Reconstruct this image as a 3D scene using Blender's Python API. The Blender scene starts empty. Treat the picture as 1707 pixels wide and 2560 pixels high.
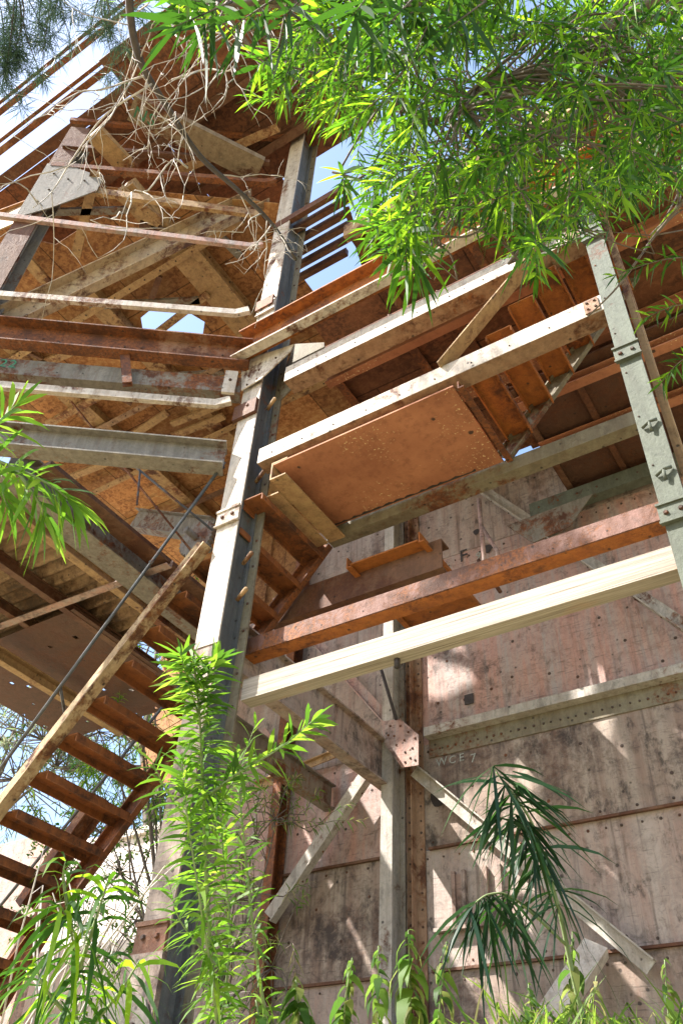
import bpy, math, random
from mathutils import Vector, Matrix
random.seed(7)
scene = bpy.context.scene
COL = scene.collection

# ------------------------------------------------------------------ camera, light, exposure
YAW, PITCH, ROLL, FPX = -0.608012, 0.734038, 0.060959, 2098.0
EYE = Vector((0, 0, 1.6))
_cy, _sy = math.cos(YAW), math.sin(YAW)
def _struct(v): return Vector((_cy*v[0]+_sy*v[1], -_sy*v[0]+_cy*v[1], v[2]))
_f = (0, math.cos(PITCH), math.sin(PITCH)); _u = (0, -math.sin(PITCH), math.cos(PITCH))
_c, _s = math.cos(ROLL), math.sin(ROLL)
CR = _struct((_c, _s*_u[1], _s*_u[2])); CU = _struct((-_s, _c*_u[1], _c*_u[2])); CF = _struct(_f)
cam_data = bpy.data.cameras.new('camera'); cam = bpy.data.objects.new('camera', cam_data); COL.objects.link(cam)
m = Matrix((( CR.x, CU.x, -CF.x, EYE.x), (CR.y, CU.y, -CF.y, EYE.y), (CR.z, CU.z, -CF.z, EYE.z), (0, 0, 0, 1)))
cam.matrix_world = m
cam_data.sensor_fit = 'VERTICAL'; cam_data.sensor_height = 36; cam_data.lens = FPX/2560*36
cam_data.clip_start = 0.05; cam_data.clip_end = 3000
scene.camera = cam

SUN_EL, SUN_AZ = math.radians(48), math.radians(43)      # azimuth from -Y towards -X
to_sun = Vector((-math.sin(SUN_AZ)*math.cos(SUN_EL), -math.cos(SUN_AZ)*math.cos(SUN_EL), math.sin(SUN_EL)))
sun_data = bpy.data.lights.new('sun', 'SUN'); sun_data.energy = 5.0; sun_data.angle = math.radians(0.55); sun_data.color = (1, .955, .88)
sun = bpy.data.objects.new('sun', sun_data); COL.objects.link(sun)
sun.rotation_euler = to_sun.to_track_quat('Z', 'Y').to_euler(); sun.location = (-20, -30, 40)
world = bpy.data.worlds.new('World'); scene.world = world; world.use_nodes = True
wn = world.node_tree.nodes; wl = world.node_tree.links; wn.clear()
sky = wn.new('ShaderNodeTexSky'); sky.sky_type = 'NISHITA'; sky.sun_disc = False
sky.sun_elevation = SUN_EL; sky.sun_rotation = math.atan2(to_sun.x, to_sun.y); sky.air_density = 1.0; sky.dust_density = 1.8
bg = wn.new('ShaderNodeBackground'); bg.inputs['Strength'].default_value = 0.145
wo = wn.new('ShaderNodeOutputWorld'); wl.new(sky.outputs[0], bg.inputs[0]); wl.new(bg.outputs[0], wo.inputs[0])
scene.view_settings.view_transform = 'Standard'; scene.view_settings.look = 'None'
scene.view_settings.exposure = 1.72; scene.view_settings.gamma = 1
scene.render.engine = 'CYCLES'
scene.cycles.max_bounces = 10; scene.cycles.diffuse_bounces = 6; scene.cycles.transmission_bounces = 6
scene.cycles.use_denoising = True

# ------------------------------------------------------------------ measuring the place
def ray(x, y): return (CR*(x-853.5) - CU*(y-1280) + CF*FPX)/FPX
def on(x, y, U=None, V=None, Z=None, n=None, d=None):
    D = ray(x, y)
    if U is not None: t = (U-EYE.x)/D.x
    elif V is not None: t = (V-EYE.y)/D.y
    elif Z is not None: t = (Z-EYE.z)/D.z
    else: t = (d-n.dot(EYE))/n.dot(D)
    return EYE + D*t
def deep(x, y, d): return EYE + ray(x, y)*d

# ------------------------------------------------------------------ mesh helpers
class MB:
    def __init__(s): s.v = []; s.f = []; s.mi = []; s.sm = []
    def add(s, vs, fs, mi=0, smooth=False):
        o = len(s.v); s.v += [Vector(p) for p in vs]
        for f in fs: s.f.append(tuple(i+o for i in f)); s.mi.append(mi); s.sm.append(smooth)
    def extrude(s, p0, p1, prof, up, mi=0, skew=None):
        p0, p1 = Vector(p0), Vector(p1); a = (p1-p0).normalized(); up = Vector(up)
        sd = a.cross(up).normalized(); uu = sd.cross(a).normalized()
        n = len(prof); vs = [p0+sd*x+uu*y for x, y in prof]+[p1+sd*x+uu*y for x, y in prof]
        fs = [(i, (i+1) % n, n+(i+1) % n, n+i) for i in range(n)]
        fs += [tuple(range(n-1, -1, -1)), tuple(range(n, 2*n))]
        s.add(vs, fs, mi); return s
    def box(s, lo, hi, mi=0):
        x0, y0, z0 = lo; x1, y1, z1 = hi
        vs = [(x0,y0,z0),(x1,y0,z0),(x1,y1,z0),(x0,y1,z0),(x0,y0,z1),(x1,y0,z1),(x1,y1,z1),(x0,y1,z1)]
        s.add(vs, [(0,3,2,1),(4,5,6,7),(0,1,5,4),(1,2,6,5),(2,3,7,6),(3,0,4,7)], mi); return s
    def slab(s, pts, n, t, mi=0):
        n = Vector(n).normalized()*t; k = len(pts); pts = [Vector(p) for p in pts]
        vs = pts+[p+n for p in pts]
        fs = [tuple(range(k)), tuple(range(2*k-1, k-1, -1))]+[(i, k+i, k+(i+1) % k, (i+1) % k) for i in range(k)]
        s.add(vs, fs, mi); return s
    def tube(s, pts, rad, k=6, mi=0, smooth=True):
        pts = [Vector(p) for p in pts]; n = len(pts)
        if not isinstance(rad, (list, tuple)): rad = [rad]*n
        vs = []; ref = Vector((.31, .22, .93))
        for i, p in enumerate(pts):
            a = (pts[min(i+1, n-1)]-pts[max(i-1, 0)])
            if a.length < 1e-9: a = Vector((0, 0, 1))
            a.normalize(); b = a.cross(ref)
            if b.length < .05: b = a.cross(Vector((1, 0, 0)))
            b.normalize(); c = a.cross(b)
            vs += [p+(b*math.cos(2*math.pi*j/k)+c*math.sin(2*math.pi*j/k))*rad[i] for j in range(k)]
        fs = [(i*k+j, i*k+(j+1) % k, (i+1)*k+(j+1) % k, (i+1)*k+j) for i in range(n-1) for j in range(k)]
        fs += [tuple(range(k-1, -1, -1)), tuple(range((n-1)*k, n*k))]
        s.add(vs, fs, mi, smooth); return s
    def rivet(s, p, n, r=.014, h=.009, mi=1, k=6):
        p = Vector(p); n = Vector(n).normalized(); b = n.cross(Vector((.3, .5, .81))).normalized(); c = n.cross(b)
        vs = [p+(b*math.cos(6.2832*j/k)+c*math.sin(6.2832*j/k))*r - n*.002 for j in range(k)]
        vs += [p+(b*math.cos(6.2832*j/k)+c*math.sin(6.2832*j/k))*r*.62+n*h for j in range(k)]
        s.add(vs, [(j, (j+1) % k, k+(j+1) % k, k+j) for j in range(k)]+[tuple(range(k, 2*k))], mi); return s
    def rivets(s, a, b, n, step=.1, **kw):
        a, b = Vector(a), Vector(b); c = max(2, int((b-a).length/step))
        for i in range(c):
            if random.random() < .93: s.rivet(a.lerp(b, (i+.5+random.uniform(-.12, .12))/c), n, **{**kw, 'r': kw.get('r', .014)*random.uniform(.8, 1.25)})
        return s
    def build(s, name, mats, parent=None, base=None):
        if not isinstance(mats, (list, tuple)): mats = [mats]
        base = Vector(base)
        me = bpy.data.meshes.new(name); me.from_pydata([tuple(p-base) for p in s.v], [], s.f)
        for q in mats: me.materials.append(q)
        k = len(mats)-1
        me.polygons.foreach_set('material_index', [min(i, k) for i in s.mi])
        me.polygons.foreach_set('use_smooth', s.sm); me.update()
        o = bpy.data.objects.new(name, me); COL.objects.link(o)
        if parent: o.parent = parent; PB[o.name] = base
        else: o.location = base
        return o
PB = {}
def part(mb, name, mats, parent):
    return mb.build(name, mats, parent, PB.get(parent.name, Vector(parent.location)))
def tag(o, label, cat, group=None, kind=None):
    if label: o['label'] = label
    if cat: o['category'] = cat
    if group: o['group'] = group
    if kind: o['kind'] = kind
    return o
def thing(name, loc, label, cat, group=None):
    o = bpy.data.objects.new(name, None); COL.objects.link(o); o.location = loc; o.empty_display_size = .2
    return tag(o, label, cat, group)
def solo(mb, name, mats, label, cat, group=None):
    c = sum(mb.v, Vector())/len(mb.v); c.z = min(p.z for p in mb.v)
    return tag(mb.build(name, mats, None, c), label, cat, group)

def P_box(w, h): return [(-w/2,-h/2),(w/2,-h/2),(w/2,h/2),(-w/2,h/2)]
def P_chan(w, h, t=.014): return [(0,-h/2),(w,-h/2),(w,-h/2+t),(t,-h/2+t),(t,h/2-t),(w,h/2-t),(w,h/2),(0,h/2)]
def P_chanL(w, h, t=.014): return [(-x, y) for x, y in reversed(P_chan(w, h, t))]
def P_ang(w, h, t=.012): return [(0,0),(w,0),(w,t),(t,t),(t,h),(0,h)]
def P_angL(w, h, t=.012): return [(-x, y) for x, y in reversed(P_ang(w, h, t))]
def P_I(w, h, t=.014):
    a = t/2; return [(-w/2,-h/2),(w/2,-h/2),(w/2,-h/2+t),(a,-h/2+t),(a,h/2-t),(w/2,h/2-t),(w/2,h/2),(-w/2,h/2),(-w/2,h/2-t),(-a,h/2-t),(-a,-h/2+t),(-w/2,-h/2+t)]

# ------------------------------------------------------------------ materials
class NT:
    def __init__(s, name):
        s.m = bpy.data.materials.new(name); s.m.use_nodes = True; s.t = s.m.node_tree; s.t.nodes.clear()
    def n(s, ty, ins=None, **kw):
        q = s.t.nodes.new('ShaderNode'+ty)
        for k, v in kw.items(): setattr(q, k, v)
        for k, v in (ins or {}).items():
            if isinstance(v, bpy.types.NodeSocket): s.t.links.new(v, q.inputs[k])
            else: q.inputs[k].default_value = v
        return q
    def math(s, op, a, b=0.0, clamp=False):
        q = s.n('Math', {0: a, 1: b}, operation=op); q.use_clamp = clamp; return q.outputs[0]
    def mix(s, f, a, b, blend='MIX'):
        q = s.n('Mix', {0: f}, data_type='RGBA', blend_type=blend)
        for i, v in ((6, a), (7, b)):
            if isinstance(v, bpy.types.NodeSocket): s.t.links.new(v, q.inputs[i])
            else: q.inputs[i].default_value = (*v, 1) if len(v) == 3 else v
        return q.outputs[2]
    def ramp(s, f, lo, hi):
        q = s.n('MapRange', {0: f, 1: lo, 2: hi, 3: 0.0, 4: 1.0}); q.clamp = True; return q.outputs[0]
    def noise(s, vec, scale, detail=5, rough=.6, dist=0.0):
        return s.n('TexNoise', {'Vector': vec, 'Scale': scale, 'Detail': detail, 'Roughness': rough, 'Distortion': dist}).outputs[0]
    def mapped(s, vec, sc): return s.n('Mapping', {'Vector': vec, 'Scale': sc}).outputs[0]
    def coords(s):
        tc = s.n('TexCoord').outputs['Object']; oi = s.n('ObjectInfo').outputs['Random']
        off = s.math('MULTIPLY', oi, 37.0)
        return s.n('VectorMath', {0: tc, 1: s.n('CombineXYZ', {0: off, 1: off, 2: off}).outputs[0]}, operation='ADD').outputs[0]
    def out(s, col, rough=.75, bump=None, strength=.3, dist=.01, metallic=0.0, spec=.35):
        p = s.n('BsdfPrincipled', {'Roughness': rough, 'Metallic': metallic, 'Specular IOR Level': spec})
        if isinstance(col, bpy.types.NodeSocket): s.t.links.new(col, p.inputs['Base Color'])
        else: p.inputs['Base Color'].default_value = (*col, 1)
        if bump is not None:
            b = s.n('Bump', {'Height': bump, 'Strength': strength, 'Distance': dist}); s.t.links.new(b.outputs[0], p.inputs['Normal'])
        o = s.n('OutputMaterial'); s.t.links.new(p.outputs[0], o.inputs[0]); return s.m

RUST = (.23, .075, .022); RUST_D = (.075, .028, .014); RUST_O = (.36, .13, .03)
def steel(name, paint, paint2, amount=.5, rust=RUST, dark=RUST_D, streak=(7, 7, .7), size=1.0, soft=.12, stain=.35, dash=0.0):
    """weathered paint over steel: large rust blooms, runs, small pits and soot blots"""
    t = NT(name); c = t.coords()
    n0 = t.noise(c, .9*size, 4, .6); n1 = t.noise(c, 3.4*size, 9, .72, .3); n2 = t.noise(t.mapped(c, streak), 1.6, 7, .7); n3 = t.noise(c, 34*size, 6, .75); n4 = t.noise(c, 11*size, 8, .72, .8)
    mix = t.math('ADD', t.math('ADD', t.math('MULTIPLY', n1, .30), t.math('MULTIPLY', n0, .34)), t.math('ADD', t.math('MULTIPLY', n4, .20), t.math('ADD', t.math('MULTIPLY', n2, .09), t.math('MULTIPLY', n3, .07))))
    th = .60-.2*amount
    mask = t.ramp(mix, th, th+soft*.4)
    pc = t.mix(t.ramp(n2, .38, .62), paint, paint2)
    pc = t.mix(t.math('MULTIPLY', t.ramp(n4, .46, .64), .55), pc, [x*.5 for x in paint])
    pc = t.mix(t.math('MULTIPLY', t.ramp(n3, .52, .68), .4), pc, [x*.35 for x in paint])
    rc = t.mix(t.ramp(n3, .38, .6), dark, rust); rc = t.mix(t.ramp(n1, .48, .62), rc, dark)
    col = t.mix(mask, pc, rc)
    if dash:
        dn = t.ramp(t.noise(t.mapped(c, (2.2, 2.2, 30)), 2.4, 5, .65), .6, .66)
        col = t.mix(t.math('MULTIPLY', dn, dash), col, (.045, .035, .03))
    st = t.ramp(t.noise(t.mapped(c, (3.1, 3.1, 1.6)), 2.3, 7, .7), .57, .66)
    col = t.mix(t.math('MULTIPLY', st, stain), col, (.03, .024, .02))
    run = t.ramp(t.noise(t.mapped(c, (16, 16, .9)), 1.0, 5, .6), .56, .7)
    col = t.mix(t.math('MULTIPLY', run, stain*.8), col, dark)
    vo = t.n('TexVoronoi', {'Vector': c, 'Scale': 7.5*size, 'Randomness': 1.0}).outputs['Distance']
    vo = t.math('ADD', vo, t.math('MULTIPLY', n3, .12))
    pit = t.math('SUBTRACT', 1.0, t.ramp(vo, .12, .17))
    col = t.mix(t.math('MULTIPLY', pit, .8), col, (.025, .018, .014))
    h = t.math('ADD', t.math('MULTIPLY', mask, -.5), t.math('ADD', n3, t.math('MULTIPLY', pit, -.6)))
    return t.out(col, .72, h, .45, .015)
def mottled(name, a, b, c3, scale=9, thr=.5):
    """flaking soffit plate: rust scabs over pale primer"""
    t = NT(name); c = t.coords()
    n1 = t.noise(c, scale, 7, .72, .4); n2 = t.noise(c, 1.3, 4, .6); n3 = t.noise(c, scale*4, 3, .6)
    k = t.math('ADD', t.math('MULTIPLY', n1, .65), t.math('ADD', t.math('MULTIPLY', n2, .3), t.math('MULTIPLY', n3, .1)))
    col = t.mix(t.ramp(k, thr-.03, thr+.07), a, b)
    col = t.mix(t.ramp(n2, .48, .66), col, t.mix(t.ramp(n1, .42, .55), c3, a))
    br = t.n('TexBrick', {'Vector': c, 'Color1': (.55, .55, .55, 1), 'Color2': (1.15, 1.1, 1.05, 1), 'Mortar': (.12, .1, .09, 1), 'Scale': 1.0, 'Mortar Size': .009, 'Brick Width': 1.15, 'Row Height': .82})
    col = t.mix(.8, col, br.outputs['Color'], 'MULTIPLY')
    run = t.ramp(t.noise(t.mapped(c, (1.1, 7, 1)), 1.5, 6, .7), .55, .68); col = t.mix(t.math('MULTIPLY', run, .55), col, (.05, .025, .015))
    return t.out(col, .85, k, .6, .02)
M = {}
M['pale'] = steel('pale_paint', (.54, .48, .42), (.40, .33, .27), .40, rust=(.26, .12, .06), stain=.4)
M['brace'] = steel('brace_paint', (.40, .37, .33), (.30, .26, .225), .3)
M['tan2'] = steel('dull_tan', (.25, .19, .13), (.18, .13, .085), .4)
M['grey'] = steel('grey_paint', (.225, .20, .17), (.15, .135, .115), .44)
M['green'] = steel('grey_green_paint', (.112, .125, .098), (.085, .093, .072), .2, stain=.2)
M['blue'] = steel('blue_grey_steel', (.12, .125, .13), (.065, .068, .072), .34)
M['moss'] = steel('mossy_plate', (.20, .175, .12), (.15, .12, .08), .36)
M['tan'] = steel('tan_paint', (.38, .245, .12), (.30, .18, .09), .42)
M['rust'] = steel('rusty_steel', (.25, .135, .08), (.2, .09, .05), .85)
M['rustred'] = steel('rust_red_steel', (.20, .105, .085), (.13, .06, .04), .62, rust=(.26, .085, .02), dark=(.07, .03, .018))
M['orange'] = steel('orange_rust', (.34, .115, .024), (.27, .085, .02), .5, rust=(.28, .085, .018), dark=(.09, .03, .012), stain=.3)
M['tread'] = steel('tread_rust', (.25, .085, .024), (.18, .06, .02), .55, rust=(.20, .065, .018), dark=(.06, .024, .012), stain=.4)
M['brown'] = steel('brown_rust', (.15, .075, .042), (.11, .055, .033), .6, rust=(.13, .05, .022))
M['wall'] = steel('hull_plate', (.35, .29, .255), (.29, .195, .16), .42, rust=(.15, .075, .045), dark=(.05, .036, .03), streak=(5, 5, .5), size=.8, soft=.22, stain=.75, dash=.5)
M['wall2'] = steel('hull_plate_brown', (.31, .25, .205), (.22, .15, .118), .50, rust=(.11, .055, .035), dark=(.05, .035, .03), streak=(5, 5, .5), size=.9, soft=.22, stain=.75, dash=.5)
M['pink'] = steel('pink_primer', (.40, .225, .18), (.31, .265, .245), .35, rust=(.14, .07, .052), dark=(.07, .05, .045), streak=(6, 6, .5), soft=.2, stain=.55, dash=.45)
def speckled(name):
    """red brown paint with clusters of pale chips and black burnt spots"""
    t = NT(name); c = t.coords()
    n1 = t.noise(c, 2.2, 7, .65); n2 = t.noise(c, 1.6, 3, .5); n3 = t.noise(c, 42, 4, .6); n4 = t.noise(c, 14, 6, .7)
    col = t.mix(t.ramp(n1, .35, .65), (.40, .17, .09), (.27, .105, .055)); col = t.mix(t.math('MULTIPLY', t.ramp(n4, .5, .66), .5), col, (.19, .075, .04))
    chips = t.math('MULTIPLY', t.ramp(n3, .6, .66), t.ramp(n2, .5, .58)); col = t.mix(chips, col, (.62, .47, .26))
    vo = t.math('ADD', t.n('TexVoronoi', {'Vector': c, 'Scale': 3.6, 'Randomness': 1.0}).outputs['Distance'], t.math('MULTIPLY', n4, .22))
    blot = t.math('SUBTRACT', 1.0, t.ramp(vo, .17, .2)); col = t.mix(t.math('MULTIPLY', blot, .9), col, (.03, .022, .018))
    return t.out(col, .8, n4, .4, .01)
M['soffit'] = speckled('red_brown_soffit')
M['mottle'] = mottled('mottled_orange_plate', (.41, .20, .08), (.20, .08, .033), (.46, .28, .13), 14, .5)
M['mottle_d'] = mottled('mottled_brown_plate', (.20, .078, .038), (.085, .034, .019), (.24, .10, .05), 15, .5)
M['dark'] = steel('dark_brown_plate', (.10, .045, .026), (.075, .036, .022), .6, rust=(.12, .045, .02))
M['corr'] = steel('corrugated_sheet', (.27, .175, .10), (.20, .12, .07), .5, rust=(.16, .08, .035), dark=(.06, .035, .02), streak=(.5, 6, 6), stain=.6)
M['rivet'] = steel('rivet_heads', (.07, .045, .035), (.055, .036, .028), .5)
M['flange'] = steel('rusted_shaded_flange', (.30, .19, .12), (.24, .14, .085), .5, rust=(.25, .105, .04))  # rust tan; underside shade of the beam flanges is mixed into the colour
M['cream'] = steel('cream_rust_spotted', (.42, .31, .18), (.34, .22, .12), .48, rust=(.24, .10, .035))
def wood():
    t = NT('weathered_timber'); c = t.coords()
    g = t.noise(t.mapped(c, (.35, 20, 20)), 3, 8, .72, .4); k = t.noise(t.mapped(c, (1, 3, 3)), 2, 4, .6)
    col = t.mix(t.ramp(g, .35, .7), (.40, .36, .31), (.19, .155, .12)); col = t.mix(t.math('MULTIPLY', t.ramp(k, .56, .74), .6), col, (.38, .22, .12))
    cr = t.ramp(t.noise(t.mapped(c, (.22, 26, 26)), 4, 6, .6), .6, .66); col = t.mix(t.math('MULTIPLY', cr, .85), col, (.09, .06, .04))
    return t.out(col, .85, g, .5, .01)
M['wood'] = wood()
def concrete():
    t = NT('pale_concrete'); c = t.coords(); n = t.noise(c, .8, 7, .65); s = t.noise(t.mapped(c, (3, 3, .3)), 1.2, 5, .6)
    col = t.mix(t.ramp(n, .4, .65), (.72, .67, .62), (.58, .51, .46)); col = t.mix(t.math('MULTIPLY', t.ramp(s, .55, .75), .5), col, (.42, .33, .28))
    return t.out(col, .9, n, .3, .03)
M['concrete'] = concrete()
def simple(name, a, b, scale=6, rough=.8, bump=.3):
    t = NT(name); c = t.coords(); n = t.noise(c, scale, 6, .65); return t.out(t.mix(t.ramp(n, .35, .65), a, b), rough, n, bump, .01)
M['bark'] = simple('grey_brown_bark', (.16, .125, .095), (.08, .062, .05), 18)
M['bark_d'] = simple('dark_bark', (.07, .052, .04), (.035, .027, .022), 18)
M['twig'] = simple('bleached_twig', (.50, .45, .40), (.28, .24, .20), 30)
M['stem'] = simple('pale_green_stem', (.24, .30, .14), (.17, .22, .10), 20)
M['chalk'] = simple('chalk_paint', (.38, .40, .37), (.20, .21, .19), 60)
M['greenpaint'] = simple('green_paint_mark', (.05, .20, .12), (.04, .13, .08), 30)
M['black'] = simple('soot_black', (.03, .025, .025), (.05, .04, .04), 20)
def ground_mat():
    t = NT('grassy_soil'); c = t.coords(); n = t.noise(c, .9, 8, .7); k = t.noise(c, 12, 5, .7)
    col = t.mix(t.ramp(n, .4, .6), (.33, .30, .16), (.42, .33, .21)); col = t.mix(t.ramp(k, .4, .7), col, (.16, .15, .07))
    return t.out(col, .95, k, .6, .05)
M['ground'] = ground_mat()
def leaf(name, col, trans, mixf=.5, rough=.5):
    t = NT(name); c = t.coords(); n = t.noise(c, 3.5, 3, .6)
    a = t.mix(t.ramp(n, .3, .7), col, [x*.72 for x in col]); b = t.mix(t.ramp(n, .3, .7), trans, [x*.75 for x in trans])
    p = t.n('BsdfPrincipled', {'Roughness': rough, 'Specular IOR Level': .22}); t.t.links.new(a, p.inputs['Base Color'])
    q = t.n('BsdfTranslucent'); t.t.links.new(b, q.inputs['Color'])
    x = t.n('MixShader', {0: mixf}); t.t.links.new(p.outputs[0], x.inputs[1]); t.t.links.new(q.outputs[0], x.inputs[2])
    o = t.n('OutputMaterial'); t.t.links.new(x.outputs[0], o.inputs[0]); return t.m
LEAF = [leaf('leaf_green', (.04, .105, .012), (.14, .34, .016), .5), leaf('leaf_bright', (.07, .15, .012), (.36, .62, .025), .6), leaf('leaf_deep', (.02, .06, .010), (.06, .17, .014), .4)]
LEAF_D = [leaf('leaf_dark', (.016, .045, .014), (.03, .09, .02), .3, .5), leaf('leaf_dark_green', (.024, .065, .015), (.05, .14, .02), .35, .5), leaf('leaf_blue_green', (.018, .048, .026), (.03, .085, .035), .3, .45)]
LEAF_P = [leaf('leaf_sapling', (.075, .165, .02), (.24, .48, .03)), leaf('leaf_sapling_light', (.12, .22, .03), (.38, .60, .05)), leaf('leaf_sapling_mid', (.045, .105, .015), (.12, .28, .025))]
LEAF_B = [leaf('leaf_broad', (.085, .15, .025), (.22, .38, .05)), leaf('leaf_broad_pale', (.17, .19, .06), (.34, .42, .10)), leaf('leaf_broad_dark', (.04, .085, .018), (.10, .22, .03))]
GRASS = [leaf('grass_blade', (.12, .2, .03), (.3, .46, .05)), leaf('grass_dry', (.36, .33, .14), (.4, .38, .14)), leaf('grass_dark', (.05, .11, .02), (.13, .26, .03))]
PALE = [leaf('leaf_far', (.12, .15, .07), (.24, .3, .12)), leaf('leaf_far_pale', (.26, .25, .17), (.3, .3, .18)), leaf('leaf_far_dark', (.05, .08, .03), (.1, .17, .05))]
PINE = [leaf('needle_blue', (.045, .085, .06), (.07, .13, .09), .3), leaf('needle_green', (.06, .11, .05), (.1, .17, .07), .3)]
# ------------------------------------------------------------------ ground
def sstep(a, b, x):
    t = min(1, max(0, (x-a)/(b-a))); return t*t*(3-2*t)
def ground_h(x, y):
    d = y*.8-x*.42                         # distance in the direction the camera looks
    h = 2.12*sstep(.9, 3.0, d) + .06*math.sin(x*1.7)*math.cos(y*1.3)
    return h + 1.6*sstep(9, 16, y)*sstep(-3.5, -8, x) + 3.5*sstep(16, 60, y)
gm = MB(); xs = [-400,-150,-60,-35]+[-24+i*.6 for i in range(61)]+[20,40,120,400]; ys = [-400,-120,-40,-15,-6]+[-3+i*.5 for i in range(47)]+[24,30,40,60,120,400]
gv = [(x, y, ground_h(x, y)) for y in ys for x in xs]; nx = len(xs)
gm.add(gv, [(j*nx+i, j*nx+i+1, (j+1)*nx+i+1, (j+1)*nx+i) for j in range(len(ys)-1) for i in range(nx-1)], 0, True)
tag(gm.build('ground', M['ground'], None, (0, 0, 0)), None, None, None, 'structure')

X, Y, Z = Vector((1, 0, 0)), Vector((0, 1, 0)), Vector((0, 0, 1))
V0, V1 = 3.73, 6.38
CA = math.radians(37); D37 = Vector((-math.cos(CA), -math.sin(CA), 0)); NOUT = Vector((math.sin(CA), -math.cos(CA), 0))   # chamfer run and its outward normal
PC = Vector((-3.8, 3.70, 0))
def ch(s, z, o=0.0): return PC + D37*s + NOUT*o + Z*z
FB = 'front'

# ------------------------------------------------------------------ main column
base = Vector((-3.72, 3.84, 2.1))
t = thing('steel_column', base, 'tall riveted column with sunlit pale face in the middle of the structure', 'column', 'riveted columns of the frame')
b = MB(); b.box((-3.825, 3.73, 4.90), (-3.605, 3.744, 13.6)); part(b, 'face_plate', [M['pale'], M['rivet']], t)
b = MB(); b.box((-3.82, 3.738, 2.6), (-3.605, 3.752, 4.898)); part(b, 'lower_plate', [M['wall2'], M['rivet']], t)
b = MB()
b.extrude((-3.66, 3.848, 2.1), (-3.66, 3.848, 13.6), P_I(.10, .20, .02), Y)
part(b, 'web', M['blue'], t)
b = MB(); b.box((-3.82, 3.95, 2.1), (-3.535, 3.966, 13.6))
for z in [2.6+.31*i for i in range(34)]: b.rivet((-3.572, 3.95, z+.03*math.sin(z*9)), -Y, .013, .01); 
part(b, 'rear_flange', [M['moss'], M['rivet']], t)
for z in (2.95, 6.15, 9.1):
    b = MB(); b.box((-3.835, 3.712, z-.085), (-3.60, 3.729, z+.075)); b.box((-3.84, 3.700, z+.06), (-3.598, 3.716, z+.085)); b.box((-3.84, 3.700, z-.09), (-3.598, 3.716, z-.078))
    for x in (-3.77, -3.665): b.rivet((x, 3.712, z), -Y, .02, .016)
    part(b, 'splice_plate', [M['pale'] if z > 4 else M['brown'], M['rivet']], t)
b = MB(); b.box((-3.87, 3.69, 2.0), (-3.58, 3.728, 2.86)); part(b, 'base_sleeve', M['wall2'], t)
b = MB(); b.slab([(-4.02, 3.675, 2.0), (-3.45, 3.675, 2.0), (-3.45, 3.675, 2.3), (-3.62, 3.675, 2.62), (-3.86, 3.675, 2.72), (-4.02, 3.675, 2.4)], -Y, .014)
for p in ((-3.8, 2.5), (-3.68, 2.5), (-3.9, 2.2), (-3.6, 2.2)): b.rivet((p[0], 3.66, p[1]), -Y, .02, .014)
part(b, 'base_gusset', [M['grey'], M['rivet']], t)
for z in (5.35, 5.7, 6.6, 7.55):
    b = MB(); b.tube([(-3.6, 3.86, z), (-3.47, 3.80, z+.02)], .018, 8); part(b, 'cable_peg', M['tan'], t)
# gusset over the ring corner
b = MB(); g = [on(605, 978, V=3.70), on(605, 905, V=3.70), on(737, 862, V=3.70), on(727, 880, V=3.70), on(655, 948, V=3.70)]
b.slab(g, -Y, .012)
for q in ((622, 940), (648, 925), (618, 962), (690, 895), (642, 947)): b.rivet(on(*q, V=3.687), -Y, .013, .01)
part(b, 'gusset_plate', [M['pale'], M['rivet']], t)
b = MB(); g = [on(738, 862, V=3.935), on(812, 858, V=3.935), on(812, 890, V=3.935), on(705, 1000, V=3.935), on(700, 960, V=3.935)]
b.slab(g, -Y, .012)
for q in ((745, 905), (770, 890), (732, 925), (765, 908), (800, 885), (722, 950)): b.rivet(on(*q, V=3.922), -Y, .014, .01)
part(b, 'gusset_plate', [M['moss'], M['rivet']], t)
b = MB(); b.box((-3.86, 3.69, 7.37), (-3.60, 3.727, 7.56)); b.rivet((-3.7, 3.69, 7.5), -Y, .02, .012, 0); part(b, 'bracket', M['brown'], t)
b = MB(); b.box((-3.84, 3.69, 9.10), (-3.62, 3.727, 9.26)); part(b, 'bracket', M['rust'], t)

# ------------------------------------------------------------------ right column
t = thing('steel_column', (-.4, 3.9, 2.1), 'grey green riveted column with peeling brown board on its shaded side', 'column', 'riveted columns of the frame')
b = MB(); b.box((-.475, 3.73, 2.1), (-.335, 3.75, 9.4)); 
for z in [3+.42*i for i in range(20)]: b.rivet((-.45, 3.73, z), -Y, .008, .006)
part(b, 'face_plate', [M['green'], M['rivet']], t)
b = MB(); b.box((-.47, 3.751, 2.1), (-.345, 3.90, 9.4)); part(b, 'web', M['brown'], t)
b = MB(); b.box((-.335, 3.905, 2.1), (-.29, 4.06, 9.2)); b.tube([(-.288, 3.95+.02*math.sin(z*3), z) for z in [3+.3*i for i in range(20)]], .008, 5); part(b, 'side_board', M['tan'], t)
for z in (4.72, 6.12, 7.6):
    b = MB(); b.box((-.49, 3.712, z-.07), (-.325, 3.7295, z+.07))
    for x in (-.45, -.37): b.rivet((x, 3.712, z), -Y, .017, .013)
    for dz in (-.07, .055): b.box((-.495, 3.70, z+dz), (-.32, 3.7125, z+dz+.015))
    part(b, 'splice_plate', [M['green'], M['rivet']], t)
for z in (5.02, 5.42):
    b = MB(); b.tube([(-.45, 3.715, z-.02), (-.40, 3.70, z), (-.355, 3.715, z+.01)], .012, 6); b.tube([(-.40, 3.70, z), (-.402, 3.71, z-.07)], .01, 6); part(b, 'cleat', M['green'], t)

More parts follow.
